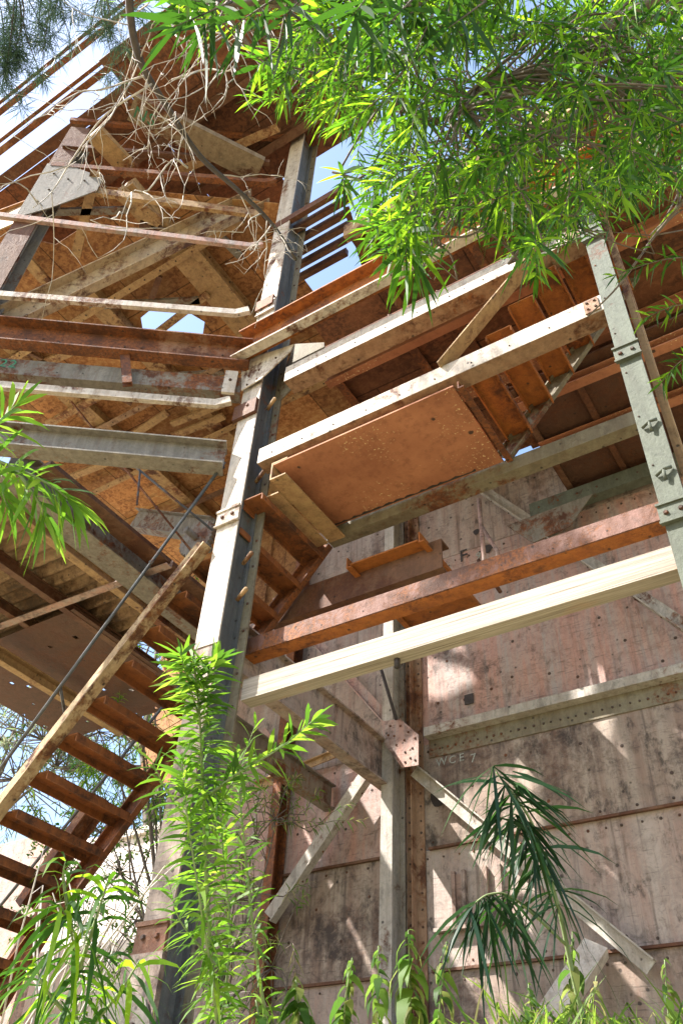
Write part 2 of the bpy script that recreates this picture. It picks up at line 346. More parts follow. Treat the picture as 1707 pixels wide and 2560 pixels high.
# ------------------------------------------------------------------ far left column and its head plate
lc = ch(2.83, 0)
t = thing('steel_column', lc+Z*2, 'rusty column at the upper left with a bolted head plate, left of the guard bars', 'column', 'riveted columns of the frame')
b = MB(); p = ch(2.83, 2.0); b.extrude(p, p+Z*10.9, P_box(.26, .012), NOUT); part(b, 'face_plate', M['brown'], t)
b = MB(); p = ch(2.83, 2.0, -.13); b.extrude(p, p+Z*10.9, P_I(.26, .22, .016), NOUT); part(b, 'web', M['grey'], t)
b = MB(); b.slab([ch(2.66, 11.75, .03), ch(2.2, 11.52, .03), ch(2.2, 11.2, .03), ch(2.62, 10.7, .03), ch(2.95, 10.4, .03), ch(2.95, 11.75, .03)], NOUT, .014)
for s, z in ((2.8, 11.5), (2.6, 11.4), (2.4, 11.4), (2.75, 11.1), (2.8, 10.8)): b.rivet(ch(s, z, .046), NOUT, .016, .012)
part(b, 'gusset_plate', [M['grey'], M['rivet']], t)

# ------------------------------------------------------------------ ring channels meeting at the main column
b = MB(); b.extrude(ch(-.02, 8.24, .01), ch(4.4, 8.24, .01), P_chanL(.13, .36, .016), Z)
for s in [.1+.16*i for i in range(24)]: b.rivet(ch(s, 8.2+.05*math.sin(s*7), .025), NOUT, .013, .012)
solo(b, 'ring_channel', [M['rust'], M['rivet']], 'deep rusty channel running left from the gusset at the main column', 'channel beam', 'channel beams of the ring')
b = MB(); b.extrude((-3.86, 3.675, 8.40), (.6, 3.675, 8.40), P_chanL(.12, .38, .016)[::-1] if False else P_chan(.13, .38, .016), Z)
for i in range(14): b.rivet((-3.75+.3*i, 3.66, 8.36), -Y, .014, .014)
solo(b, 'ring_channel', [M['orange'], M['rivet']], 'orange rusted channel rising right from the gusset into the green leaves', 'channel beam', 'channel beams of the ring')
b = MB(); b.extrude((-3.86, 3.60, 8.12), (.3, 3.60, 8.12), P_ang(.10, .075, .012), Z)
for i in range(14): b.rivet((-3.7+.3*i, 3.585, 8.16), -Y, .012, .012)
solo(b, 'cover_angle', [M['pale'], M['rivet']], 'sunlit pale angle strip bolted under the orange rusted channel', 'angle iron')
b = MB(); b.extrude(ch(.03, 7.77, -.02), ch(4.2, 7.72, -.02), P_chanL(.02, .05) if False else P_ang(.14, .22, .014), Z); 
gp = solo(b, 'painted_beam', [M['grey'], M['rivet']], 'grey beam with green paint marks under the deep rusty channel', 'beam')
b = MB(); b.extrude(ch(1.13, 8.06, .06), ch(1.02, 7.66, .06), P_chan(.09, .06), NOUT); solo(b, 'hanger', M['rust'], 'short rusty hanger joining the deep rusty channel to the painted beam', 'hanger')
b = MB(); p = ch(.13, 0, .05); b.extrude(p+Z*7.66, p+Z*7.98, P_box(.12, .03), NOUT); b.rivet(p+Z*7.84+NOUT*.016, NOUT, .018, .012); solo(b, 'bolted_cleat', [M['pale'], M['rivet']], 'pale bolted cleat where the painted beam meets the main column', 'cleat')
b = MB(); b.extrude(ch(.05, 6.87, -.02), ch(4.0, 6.87, -.02), P_I(.17, .28, .016), Z); solo(b, 'deep_beam', [M['blue'] if False else M['grey'], M['rivet']], 'deep grey and rust I beam lowest of the run behind the left branch', 'beam')
# bars
def bar(z0, z1, s1, w, h, mat, label, bent=True, o=.05, s0=.1):
    b = MB()
    prof = P_ang(w, h, .012)
    b.extrude(ch(s0+.12, z0, o), ch(s1, z1, o), prof, Z)
    if bent: b.extrude(ch(s0-.02, z0+.05, o+.02), ch(s0+.125, z0, o), prof, Z)
    return solo(b, 'guard_bar', mat, label, 'guard bar', 'guard bars between the columns')
bar(7.48, 7.45, 4.0, .05, .085, M['pale'], 'pale pink guard bar just below the beam with green paint marks')
bar(8.93, 8.83, 4.2, .05, .085, M['pale'], 'pale guard bar just above the deep rusty channel, crossing the bright gap')
bar(10.25, 10.40, 3.2, .05, .085, M['pink'], 'pinkish guard bar with a bent end crossing the long slanting beam')
bar(11.05, 11.22, 2.3, .05, .13, M['tan'], 'broad tan bar that starts at the head plate of the far left column', False, .0)
bar(11.80, 11.70, 2.9, .08, .09, M['rust'], 'rusty guard bar in the shade above the broad tan bar')
bar(13.05, 13.0, 3.0, .05, .085, M['rust'], 'topmost rusty guard bar close under the dark deck')
bar(12.35, 12.25, 2.9, .06, .07, M['brown'], 'thin brown guard bar between the two rusty ones', False)

# ------------------------------------------------------------------ slanting beams and hopper soffit behind the guard bars
b = MB(); a0 = ch(3.6, 8.62, -.25); a1 = on(640, 515, n=NOUT, d=NOUT.dot(PC)-.30); a0 = on(110, 765, n=NOUT, d=NOUT.dot(PC)-.30)
a1 = on(650, 505, n=NOUT, d=NOUT.dot(PC)-.30)
b.extrude(a0+(a0-a1)*.4, a1, P_chan(.12, .34, .016), Z); solo(b, 'slanting_beam', M['cream'], 'long slanting channel with a bright top edge behind the guard bars', 'beam')
CZ = 11.75
hole = [(352, 795), (395, 760), (455, 775), (470, 780), (512, 805), (505, 850), (360, 845)]
hz = [on(*q, Z=CZ) for q in hole]
def bridge(poly, hole, at=None):
    """an outline with a hole cut into it along one seam"""
    bi = min(((i, j) for i in range(len(poly)) for j in range(len(hole)) if at is None or i == at), key=lambda ij: (poly[ij[0]]-hole[ij[1]]).length)
    return poly[:bi[0]+1]+hole[bi[1]:]+hole[:bi[1]+1]+poly[bi[0]:]
def soffit(loop, z, th):
    b = MB(); n = len(loop)
    b.add([Vector((p.x, p.y, z)) for p in loop]+[Vector((p.x, p.y, z+th)) for p in loop], [tuple(range(n))[::-1], tuple(range(n, 2*n))]+[(i, (i+1) % n, n+(i+1) % n, n+i) for i in range(n)])
    return b
def area(p): return sum(p[i].x*p[(i+1) % len(p)].y-p[(i+1) % len(p)].x*p[i].y for i in range(len(p)))/2
sun_patch = [on(*q, V=V1) for q in ((1020, 1640), (1150, 1600), (1185, 1700), (1110, 1745), (1022, 1755))]
sun_hole = [p+to_sun*((CZ-p.z)/to_sun.z) for p in sun_patch]  # added opening, cut along the sun so light falls on the hull wall
right = [ch(-.15, CZ, -.2), Vector((-3.72, 3.95, CZ)), Vector((-4.3, 4.4, CZ)), Vector((-4.3, 9.0, CZ)), Vector((-10.5, 9.0, CZ)), Vector((-10.5, 2.2, CZ)), Vector((-7.4, 1.95, CZ)), ch(2.7, CZ, -.2)]
if area(right) < 0: right.reverse()
for hl in (hz, sun_hole):
    if area(hl) > 0: hl.reverse()
far = min(range(len(right)), key=lambda i: (right[i]-Vector((-10.5, 9, CZ))).length)
loop = bridge(right, hz, far); fr = max(i for i, p in enumerate(loop) if (p-Vector((-7.4, 1.95, CZ))).length < .01)
loop = bridge(loop, sun_hole, fr)
t = thing('hopper_bottom', (-7, 5, CZ), 'flaking orange hopper bottom with a torn bright gap above the guard bars', 'hopper')
part(soffit(loop, CZ, .02), 'bottom_plate', M['mottle'], t)
for v, mt in ((3.75, 'tan'), (5.45, 'flange'), (6.5, 'tan'), (7.6, 'brown')):
    b = MB(); b.extrude((-10.4, v, CZ-.23), (-4.4, v, CZ-.23), P_ang(.10, .11), Z)
    for i in range(20): b.rivet((-10+.28*i, v-.05, CZ-.231), -Z, .014, .01)
    part(b, 'joist', [M[mt], M['rivet']], t)
b = MB(); b.extrude((-7.6, 1.99, CZ-.26), (-6.1, 2.24, CZ-.26), P_box(.02, .5), Z); part(b, 'front_plate', M['tan'], t)  # screens the added sun opening from the camera
def ybeam(pxy, z, v0, v1, prof, mat, par, name='rib', lift=0):
    u = on(*pxy, Z=z).x; b = MB(); b.extrude((u, v0, z+lift), (u, v1, z+lift), prof, Z)
    for i in range(int((v1-v0)/.22)): b.rivet((u+.07*(-1)**i, v0+.1+.22*i, z+lift-.0), -Z, .016, .01)
    return part(b, name, [mat, M['rivet']], par)
ybeam((480, 650), CZ, 2.6, 6.0, P_box(.30, .16), M['tan'], t, lift=-.09)
ybeam((560, 690), CZ, 3.4, 6.2, P_I(.12, .2), M['tan'], t, lift=-.11)
ybeam((290, 790), CZ, 3.35, 8.5, P_box(.26, .16), M['tan'], t, lift=-.09)
ybeam((200, 1000), CZ, 2.3, 9.0, P_box(.30, .14), M['tan'], t, lift=-.08)
for q0, q1, w, mt in (((240, 430), (190, 640), .12, 'tan'), ((330, 880), (520, 735), .10, 'tan'), ((120, 1060), (250, 990), .12, 'tan'), ((300, 1110), (420, 1030), .12, 'tan'), ((60, 640), (130, 720), .16, 'tan'), ((380, 745), (400, 690), .08, 'brown'), ((225, 765), (500, 750), .10, 'grey'), ((130, 530), (320, 525), .09, 'grey'), ((300, 480), (400, 560), .2, 'tan'), ((60, 1240), (560, 1040), .12, 'tan'), ((0, 950), (180, 880), .12, 'tan'), ((160, 1090), (330, 1180), .09, 'brown'), ((430, 1060), (560, 1010), .1, 'tan'), ((350, 560), (480, 600), .09, 'brown'), ((520, 560), (600, 640), .1, 'grey'), ((30, 860), (330, 1010), .05, 'brown'), ((400, 940), (560, 930), .08, 'grey')):
    b = MB(); b.extrude(on(*q0, Z=CZ-.2), on(*q1, Z=CZ-.2), P_box(w, .05), Z); part(b, 'cross_flat', M[mt], t)
# long white gap seen past the torn plate: two rusty slats outside
# pale trough with green letters, higher up
b = MB(); q0, q1 = on(330, 265, Z=12.35), on(650, 425, Z=12.35); b.extrude(q0, q1, P_box(.34, .10), Z); tr = solo(b, 'marked_plate', M['tan2'], 'pale slanting plate with green letters high behind the dead twigs', 'plate')
b = MB(); q0, q1 = on(235, 330, Z=12.2), on(330, 430, Z=12.2); b.extrude(q0, q1, P_box(.26, .08), Z); solo(b, 'cross_plate', M['tan'], 'tan plate under the deck beside the marked plate', 'plate')
b = MB(); q0, q1 = on(450, 440, Z=12.9), on(700, 330, Z=12.9); b.extrude(q0, q1, P_ang(.12, .12), Z); solo(b, 'cross_angle', M['tan'], 'tan angle iron crossing under the dark deck near the column top', 'angle iron')

# ------------------------------------------------------------------ upper deck
UZ = 13.2
k1 = 2.02
t = thing('upper_deck', (-4, 5, UZ), 'dark brown deck soffit covering the top of the structure', 'deck')
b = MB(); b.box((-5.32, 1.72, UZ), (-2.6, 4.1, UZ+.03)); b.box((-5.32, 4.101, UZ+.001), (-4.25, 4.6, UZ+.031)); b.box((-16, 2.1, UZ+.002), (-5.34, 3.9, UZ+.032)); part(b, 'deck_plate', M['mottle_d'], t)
b = MB(); b.extrude((-16, 2.08, UZ-.03), (-5.30, 2.08, UZ-.03), P_ang(.16, .2, .016), Z); part(b, 'edge_angle', M['brown'], t)
b = MB(); b.extrude((-5.36, 1.70, UZ-.03), (-2.6, 1.70, UZ-.03), P_ang(.16, .2, .016), Z); part(b, 'edge_angle', M['brown'], t)
for v in (2.75, 3.6):
    b = MB(); b.extrude((-12 if v < 3.8 else -5.3, v, UZ-.1), (-2.6, v, UZ-.1), P_I(.12, .18), Z); part(b, 'joist', M['brown'], t)
for i, (v, z, w, h, lab) in enumerate(((2.15, UZ-.35, .10, .12, 'rusty'), )):
    b = MB(); b.extrude((-16, v-.1, z), (-8.6, v-.1, z), P_chan(.1, .16), Z); part(b, 'edge_channel', M['rust'], t)
for k, lab in ((6.72, 'lower rusty twin rail standing clear of the deck edge against the sky'), (8.62, 'upper rusty twin rail nearest the pine twigs against the sky')):
    zz = 13.4 if k < 8 else 15.2; v = (zz-1.6)/k
    b = MB(); b.extrude((-14, v, zz), (-3.4, v, zz), P_ang(.09, .12), Z); b.extrude((-14, v-.11, zz+.1), (-3.4, v-.11, zz+.1), P_ang(.05, .1), Z)
    for u in (-13, -11, -9, -4.2): b.extrude((u, v-.1, zz+.05), (u, 2.2, UZ+.1), P_box(.04, .05), Z)
    solo(b, 'deck_rail', M['rust'], lab, 'rail', 'rails outside the deck edge')
# cross slats seen through the gap right of the main column
for i in range(6):
    b = MB(); q = on(775, 520+32*i, Z=10.9); b.extrude((q.x-.5, q.y, 10.9), (q.x+.55, q.y, 10.9), P_box(.06, .12), Z)
    solo(b, 'louvre_slat', M['brown'], ['topmost', 'second', 'third', 'fourth', 'fifth', 'lowest'][i]+' of the brown slats across the bright gap right of the main column', 'slat', 'slats across the bright gap')
b = MB(); q0, q1 = on(858, 520, Z=10.8), on(905, 670, Z=10.8); b.extrude(q0, q1, P_ang(.07, .07), Z); solo(b, 'gap_rail', M['brown'], 'dark rail at the end of the slats in the bright gap', 'rail')

# ------------------------------------------------------------------ front beams to the right column
def xbeam(u0, u1, v, z0, z1, d, mat, name, label, cat='beam', t=.014, back=True):
    b = MB(); b.box((u0, v, z0), (u1, v+t, z1)); b.box((u0, v+.003, z0-.004), (u1, v+d, z0+t), 2); b.box((u0, v+t, z1-t), (u1, v+d, z1), 2)   # web faces the viewer, flanges run back, coloured for rust and shade
    for i in range(int((u1-u0)/.31)): b.rivet((u0+.15+.31*i, v-.001, z0+.06), -Y, .008, .006)
    return solo(b, name, [mat, M['rivet'], M['flange']], label, cat, 'beams across the front between the two columns')
xbeam(-3.33, -.47, V0, 7.655, 7.86, .17, M['pale'], 'cross_beam', 'upper sunlit cross beam from the gusset towards the hanging leaves')
xbeam(-3.50, -.475, V0, 6.665, 6.84, .15, M['pale'], 'cross_beam', 'sunlit cross beam along the front edge of the red brown walkway')
def zat(z, v): return 1.6+(z-1.6)*v/V0
b = MB(); b.extrude((-3.72, 4.08, zat(4.765, 4.08)), (-.5, 4.08, zat(4.76, 4.08)), P_box(.012, .14), Z)
for zz in (zat(4.7625, 4.08)-.073, zat(4.7625, 4.08)+.06): b.box((-3.72, 4.087, zz), (-.5, 4.21, zz+.013), 2)
for i in range(9): b.rivet((-3.3+.35*i, 4.079, zat(4.74, 4.08)), -Y, .010, .007)
solo(b, 'cross_beam', [M['rustred'], M['rivet'], M['orange']], 'rust red channel with raised edges just above the timber', 'beam', 'beams across the front between the two columns')
b = MB(); b.extrude((-4.0, 4.75, zat(5.0, 4.75)), (-2.3, 4.75, zat(5.0, 4.75)), P_chanL(.14, .30), Z); solo(b, 'cross_beam', M['brown'], 'dark brown channel in the shade behind the rust red one', 'beam', 'beams across the front between the two columns')
tp0, tp1 = on(607, 1712, V=3.97), on(1720, 1370, V=3.97); b = MB(); zc = zat(4.425, 3.97)
b.extrude((tp0.x, 4.03, zc), (-.36, 4.03, zc+.01), P_box(.12, .165), Z)
for u in (-2.75, -2.05, -1.45, -.6): b.rivet((u, 3.972, zc+.02), -Y, .016, -.004)
b.tube([(-2.3, 4.03, zc-.14), (-2.3, 4.03, zc-.07)], .02, 8, 1)
solo(b, 'timber_beam', [M['wood'], M['black']], 'weathered bleached timber beam crossing low between the two columns', 'timber')

for (u, z0, z1, lab) in ((-.53, 7.66, 7.85, 'upper sunlit cross beam'), (-.53, 6.67, 6.83, 'lower sunlit cross beam')):
    b = MB(); b.box((u-.07, V0-.012, z0+.01), (u+.035, V0-.002, z1-.01))
    for du in (-.045, .01):
        for dz in (.05, .12): b.rivet((u+du, V0-.012, z0+dz), -Y, .012, .011)
    solo(b, 'end_cleat', [M['flange'], M['rivet']], 'rusty bolted cleat joining the '+lab+' to the grey green column', 'cleat')
# ------------------------------------------------------------------ walkway and its two stairs
t = thing('walkway', (-2.5, 4.2, 6.5), 'red brown walkway plate spotted with black, carried on channel edges', 'walkway')
b = MB(); b.box((-3.33, 3.748, 6.572), (-1.66, 4.66, 6.586)); part(b, 'floor_plate', M['soffit'], t)
b = MB(); rr = random.Random(3)
for (xa, ya, xb, yb) in ((-3.33, 4.645, -1.9, 4.645), (-3.318, 3.95, -3.318, 4.655)):
    top, bot = [], []
    for i in range(41):
        f = i/40; w = .010+.022*rr.random()*(1 if i % 3 else .3); px, py = xa+(xb-xa)*f, ya+(yb-ya)*f
        top.append((px, py, 6.5695)); bot.append((px+(w if xa == xb else 0), py-(0 if xa == xb else w), 6.5695))
    o = top+bot; b.add(o, [(i, i+1, 42+i, 41+i) for i in range(40)])
part(b, 'tar_seam', M['black'], t)
b = MB(); b.extrude((-3.40, 4.68, 6.53), (-.475, 4.68, 6.53), P_chanL(.12, .14, .014), Z); part(b, 'rear_edge_beam', M['moss'], t)
b = MB(); b.extrude((-3.36, 3.76, 6.52), (-3.36, 4.68, 6.52), P_chan(.16, .2), Z); b.box((-3.58, 3.9, 6.40), (-3.37, 4.66, 6.414)); part(b, 'end_channel', M['tan'], t)
b = MB(); b.extrude((-1.63, 3.76, 6.54), (-1.63, 4.66, 6.54), P_ang(.05, .08), Z); part(b, 'end_angle', M['rust'], t)
def treads(t, u0, z0, s, n, du, v0, v1, mat):
    for i in range(n):
        u = u0+du*i; z = z0+du*i*s
        b = MB(); b.extrude((u, v0, z), (u, v1, z), P_chan(.045, .19, .010) if False else P_box(.205, .012), Z)
        b.box((u-.11, v0, z-.062), (u-.098, v1, z-.0065)); b.box((u+.098, v0, z-.062), (u+.11, v1, z-.0065))
        part(b, 'tread', mat, t)
t = thing('steel_stair', (-5, 4.2, 2.2), 'long rusty stair climbing from lower left behind the main column', 'stair', 'steel stairs')
S1 = 1.2
def l1(u): return 5.92+S1*(u+3.81)
b = MB(); b.extrude((-7.0, 3.745, l1(-7.0)+.02), (-3.86, 3.745, l1(-3.86)+.02), P_ang(.10, .21, .014), Z); part(b, 'stringer', M['cream'], t)
b = MB(); b.extrude((-6.6, 4.69, l1(-6.6)), (-3.40, 4.69, l1(-3.40)), P_chan(.06, .17, .012), Z); part(b, 'stringer', M['rust'], t)
treads(t, -6.5, l1(-6.5)+.03, S1, 15, .213, 3.757, 4.675, M['tread'])
t2 = thing('steel_stair', (-1.2, 4.2, 6.6), 'short flight of blotched treads rising from the walkway to the right', 'stair', 'steel stairs')
S2 = 1.16
def l2(u): return 6.62+S2*(u+1.66)
b = MB(); b.extrude((-1.74, 3.80, l2(-1.74)+.30), (-.66, 3.80, l2(-.66)+.12), P_ang(.13, .10, .012), Z)
for i in range(9): b.rivet((-1.7+.12*i, 3.795, l2(-1.7+.12*i)+.3), -Y, .007, .005)
part(b, 'stringer', [M['tan'], M['rivet']], t2)
b = MB(); b.extrude((-1.66, 4.70, l2(-1.66)+.02), (-.30, 4.70, l2(-.30)+.02), P_chan(.05, .15, .012), Z); part(b, 'stringer', M['moss'], t2)
treads(t2, -1.50, l2(-1.50)+.05, S2, 6, .215, 3.83, 4.685, M['orange'])

# ceilings over the walkway
t = thing('mid_deck', (-2, 5.2, 8.4), 'brown plated ceiling above the sunlit cross beams, with joists', 'ceiling')
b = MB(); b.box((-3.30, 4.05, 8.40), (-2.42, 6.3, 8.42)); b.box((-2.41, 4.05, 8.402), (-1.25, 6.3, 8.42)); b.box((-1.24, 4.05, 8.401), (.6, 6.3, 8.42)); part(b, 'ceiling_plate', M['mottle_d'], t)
for u in (-3.28, -2.42, -1.9, -1.25, -.6):
    b = MB(); b.extrude((u, 4.05, 8.34), (u, 6.3, 8.34), P_ang(.09, .10), Z); part(b, 'joist', M['rust'], t)
for v in (4.35, 5.2):
    b = MB(); b.extrude((-3.3, v, 8.30), (.6, v, 8.30), P_I(.09, .14), Z); part(b, 'joist', M['soffit'], t)
t = thing('high_deck', (-.6, 6, 10.5), 'dark brown plated deck seen through the leaves above the sunlit cross beams', 'deck')
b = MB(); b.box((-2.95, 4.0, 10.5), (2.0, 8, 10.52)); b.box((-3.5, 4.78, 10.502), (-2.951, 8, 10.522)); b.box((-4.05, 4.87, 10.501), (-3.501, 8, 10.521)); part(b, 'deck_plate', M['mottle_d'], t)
for u in (-2.9, -1.8, -.7, .4):
    b = MB(); b.extrude((u, 4.0, 10.42), (u, 8, 10.42), P_I(.1, .15), Z); part(b, 'joist', M['rust'], t)
b = MB(); b.extrude((-2.98, 3.98, 10.40), (2, 3.98, 10.40), P_chanL(.1, .24), Z); part(b, 'edge_beam', M['tan'], t)
t = thing('low_deck', (-.7, 5.6, 7.55), 'dark brown plated recess ceiling right of the short stair', 'ceiling')
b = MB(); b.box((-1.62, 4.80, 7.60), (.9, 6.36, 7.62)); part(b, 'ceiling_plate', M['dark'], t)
for u in (-1.60, -1.05, -.5, .1):
    b = MB(); b.extrude((u, 4.80, 7.55), (u, 6.3, 7.55), P_ang(.06, .10), Z); part(b, 'joist', M['brown'], t)
for v in (4.98, 5.6):
    b = MB(); b.extrude((-1.6, v, 7.49), (.9, v, 7.49), P_chan(.10, .10), Z); part(b, 'joist', M['soffit'], t)
b = MB(); b.extrude((-2.0, 6.20, 7.40), (.9, 6.20, 7.40), P_chanL(.12, .17), Z)
for i in range(9): b.rivet((-1.9+.2*i, 6.199, 7.40), -Y, .012, .009)
part(b, 'rear_beam', [M['green'], M['rivet']], t)
b = MB(); b.slab([(-2.25, 6.18, 7.28), (-1.35, 6.18, 7.30), (-1.62, 6.18, 7.0), (-2.0, 6.18, 6.95)], -Y, .012); part(b, 'gusset_plate', M['grey'], t)
b = MB(); b.box((-3.10, 4.62, 6.02), (-2.45, 5.75, 6.035)); 
for u, mt in ((-3.12, 'rust'), (-2.43, 'rust')): b.extrude((u, 4.6, 5.98), (u, 5.8, 5.98), P_ang(.05, .11), Z, 0)
solo(b, 'hanging_tray', M['orange'], 'orange rusted tray hanging below the rear edge of the walkway', 'tray')
b = MB(); b.tube([(-2.33, 5.7, 7.3), (-2.33, 5.7, 6.2)], .022, 8); b.tube([(-2.33, 5.7, 6.95), (-2.2, 5.72, 6.6), (-2.2, 5.72, 6.42), (-2.26, 5.7, 6.33), (-2.33, 5.7, 6.33)], .02, 8)
solo(b, 'bent_pipe', M['pink'], 'thin pink pipe with a curved loop in front of the hull wall', 'pipe')

# ------------------------------------------------------------------ hull wall
W = thing('hull_wall', (-2, V1, 2.2), 'riveted blotched steel hull wall with plate seams at the back', 'wall')
zs = [2.0, 3.33, 4.262, 5.22, 7.32, 8.385]
tops = [('wall2', 0), ('wall', 0), ('wall2', 0), ('pink', 0), ('wall', 0)]
for i in range(5):
    yy = V1+.004*(i % 2)
    b = MB(); b.box((-3.45, yy, zs[i]+.004), (2.6, yy+.012, zs[i+1]))
    b.rivets((-3.4, yy, zs[i+1]-.07), (2.5, yy, zs[i+1]-.07), -Y, .135, r=.012)
    if i in (1, 2): b.rivets((-3.4, yy, zs[i]+.06), (2.5, yy, zs[i]+.06), -Y, .27, r=.012)
    if i == 3:
        for k in range(16): b.rivet((-3.2+.42*(k % 8)+.15*math.sin(k*5), yy, 5.62+.22*(k//8)+.22*math.sin(k*3.3)), -Y, .018, .006)
    if i == 2:
        for k in range(14): b.rivet((-2.9+.33*k, yy, 4.75+.27*math.sin(k*2.3)), -Y, .018, .006)
    part(b, 'plate', [M[tops[i][0]], M['rivet']], W)
for i in range(5):
    yy = V1+.004*((i+1) % 2)
    b = MB(); b.box((-6.0 if i < 4 else -4.98, yy, zs[i]+.02), (-3.46, yy+.012, zs[i+1]+.016))
    b.rivets((-4.9, yy, zs[i+1]-.06), (-3.6, yy, zs[i+1]-.06), -Y, .2, r=.012)
    for k in range(9): b.rivet((-5.8+.27*k, yy, (zs[i]+zs[i+1])/2+.2*math.sin(k*3)), -Y, .016, .006)
    part(b, 'plate', [M[('wall', 'wall2', 'pink', 'wall', 'wall2')[i]], M['rivet']], W)
b = MB(); b.box((-3.30, V1-.10, 5.25), (2.6, V1-.004, 5.262)); b.box((-3.30, V1-.115, 5.25), (2.6, V1-.1005, 5.335)); b.box((-3.30, V1-.014, 5.08), (2.6, V1-.003, 5.249), 2)
b.rivets((-3.3, V1-.015, 5.15), (2.6, V1-.015, 5.15), -Y, .075, r=.012)
part(b, 'ledge', [M['brace'], M['rivet'], M['moss']], W)
for z, h in ((4.262, .02), (3.33, .02)):
    b = MB(); b.box((-3.32, V1-.035, z-.008), (2.6, V1-.003, z+.012)); part(b, 'seam_strip', M['brown'], W)
    b = MB(); b.box((-4.95, V1-.03, z-.01), (-3.66, V1-.003, z+.012)); part(b, 'seam_strip', M['brown'], W)
b = MB(); b.extrude((-3.60, 6.13, 2.0), (-3.60, 6.13, 8.2), P_box(.115, .012), Y); b.extrude((-3.60, 6.25, 2.0), (-3.60, 6.25, 8.2), P_I(.11, .22, .012), Y); part(b, 'post', M['brace'], W)
b = MB(); b.box((-3.53, V1-.022, 2.0), (-3.36, V1-.006, 8.2)); b.box((-3.45, V1-.10, 2.0), (-3.436, V1-.023, 8.2))
b.rivets((-3.39, V1-.022, 2.4), (-3.39, V1-.022, 8.1), -Y, .12, r=.012); b.rivets((-3.50, V1-.022, 2.4), (-3.50, V1-.022, 8.1), -Y, .12, r=.012)
part(b, 'corner_angle', [M['flange'], M['rivet']], W)
b = MB(); b.extrude((-4.93, 6.28, 2.0), (-4.93, 6.28, 8.2), P_chanL(.10, .16, .014), Y)
part(b, 'end_channel', M['rust'], W)
b = MB(); b.slab([on(*q, V=6.10) for q in ((955, 1805), (1001, 1798), (1047, 1838), (1047, 1914), (1005, 1920), (962, 1860))], Y, -.012)
for q in ((975, 1815), (1000, 1815), (1020, 1830), (1037, 1845), (985, 1840), (1010, 1850), (1030, 1870), (1037, 1900), (1012, 1905), (1012, 1880), (990, 1862), (1025, 1895), (970, 1838)): b.rivet(on(*q, V=6.086), -Y, .012, .009)
part(b, 'gusset_plate', [M['pink'], M['rivet']], W)
b = MB(); b.slab([on(*q, V=6.22) for q in ((600, 1840), (665, 1820), (734, 1916), (699, 1966), (640, 1925), (600, 1890))], Y, -.012)
for q in ((655, 1850), (685, 1880), (705, 1905), (715, 1925), (700, 1940), (680, 1930), (660, 1910), (640, 1890), (675, 1905), (695, 1955)): b.rivet(on(*q, V=6.206), -Y, .012, .009)
part(b, 'gusset_plate', [M['pink'], M['rivet']], W)
def brace(q0, q1, v, prof, mat, name='brace', up=Y):
    b = MB(); b.extrude(on(*q0, V=v), on(*q1, V=v), prof, -Y)
    p0, p1 = on(*q0, V=v), on(*q1, V=v)
    if name == 'brace':
        for i in range(int((p1-p0).length/.3)): b.rivet(p0.lerp(p1, (i+.5)*.3/(p1-p0).length)-Y*.022+Z*.0, -Y, .011, .008)
    return part(b, name, [mat, M['rivet']], W)
brace((1046, 1915), (1640, 2402), 6.27, P_ang(.11, .07), M['brace'])
brace((1170, 1215), (1750, 1612), 6.24, P_angL(.11, .07), M['brace'])
brace((772, 1600), (965, 1815), 6.18, P_angL(.10, .06), M['pink'])
brace((932, 1950), (690, 2310), 6.20, P_ang(.17, .09), M['brace'])
brace((640, 1960), (735, 1925), 6.22, P_ang(.08, .06), M['tan'])
brace((735, 1920), (860, 1870), 6.26, P_ang(.07, .05), M['tan'])
b = MB(); b.tube([on(950, 1665, V=6.05), on(990, 1798, V=6.05)], .018, 6); part(b, 'rod', M['black'], W)
b = MB(); b.tube([on(1195, 1400, V=6.0), on(1250, 1480, V=6.0)], .02, 6); part(b, 'rod', M['brown'], W)
# hatch frame, spots, soot
F = [on(1128, 2180, V=V1-.03), on(1128, 2315, V=V1-.03), on(1215, 2195, V=V1-.03), on(1225, 2300, V=V1-.03)]
b = MB(); x0, x1 = F[0].x, F[2].x; z1, z0 = F[0].z, F[1].z
for x in (x0, x0+.09, x1-.02, x1+.1): b.box((x, V1-.045, z0), (x+.03, V1-.002, z1))
b.box((x0-.16, V1-.07, z0-.04), (x1+.25, V1-.0025, z0-.012)); b.box((x0+.031, V1-.02, z0), (x0+.0895, V1-.0015, z1-.02))
part(b, 'hatch_frame', M['wall'], W)
for q, r in (((1095, 1995), .075), ((1218, 1372), .05), ((1190, 1330), .035), ((1370, 1410), .05)):
    p = on(*q, V=V1-.004); b = MB(); b.slab([p+Vector((r*math.cos(a)*(1+.15*math.sin(3*a)), 0, 1.15*r*math.sin(a)*(1+.1*math.cos(2*a)))) for a in [k*.5236 for k in range(12)]], -Y, .004); part(b, 'burn_mark', M['black'], W)
p = on(1172, 1748, V=V1-.004); b = MB(); b.slab([p+Vector((a, 0, c)) for a, c in ((-.045, -.05), (.045, -.05), (.045, .05), (-.045, .05))], -Y, .006); part(b, 'square_patch', M['black'], W)
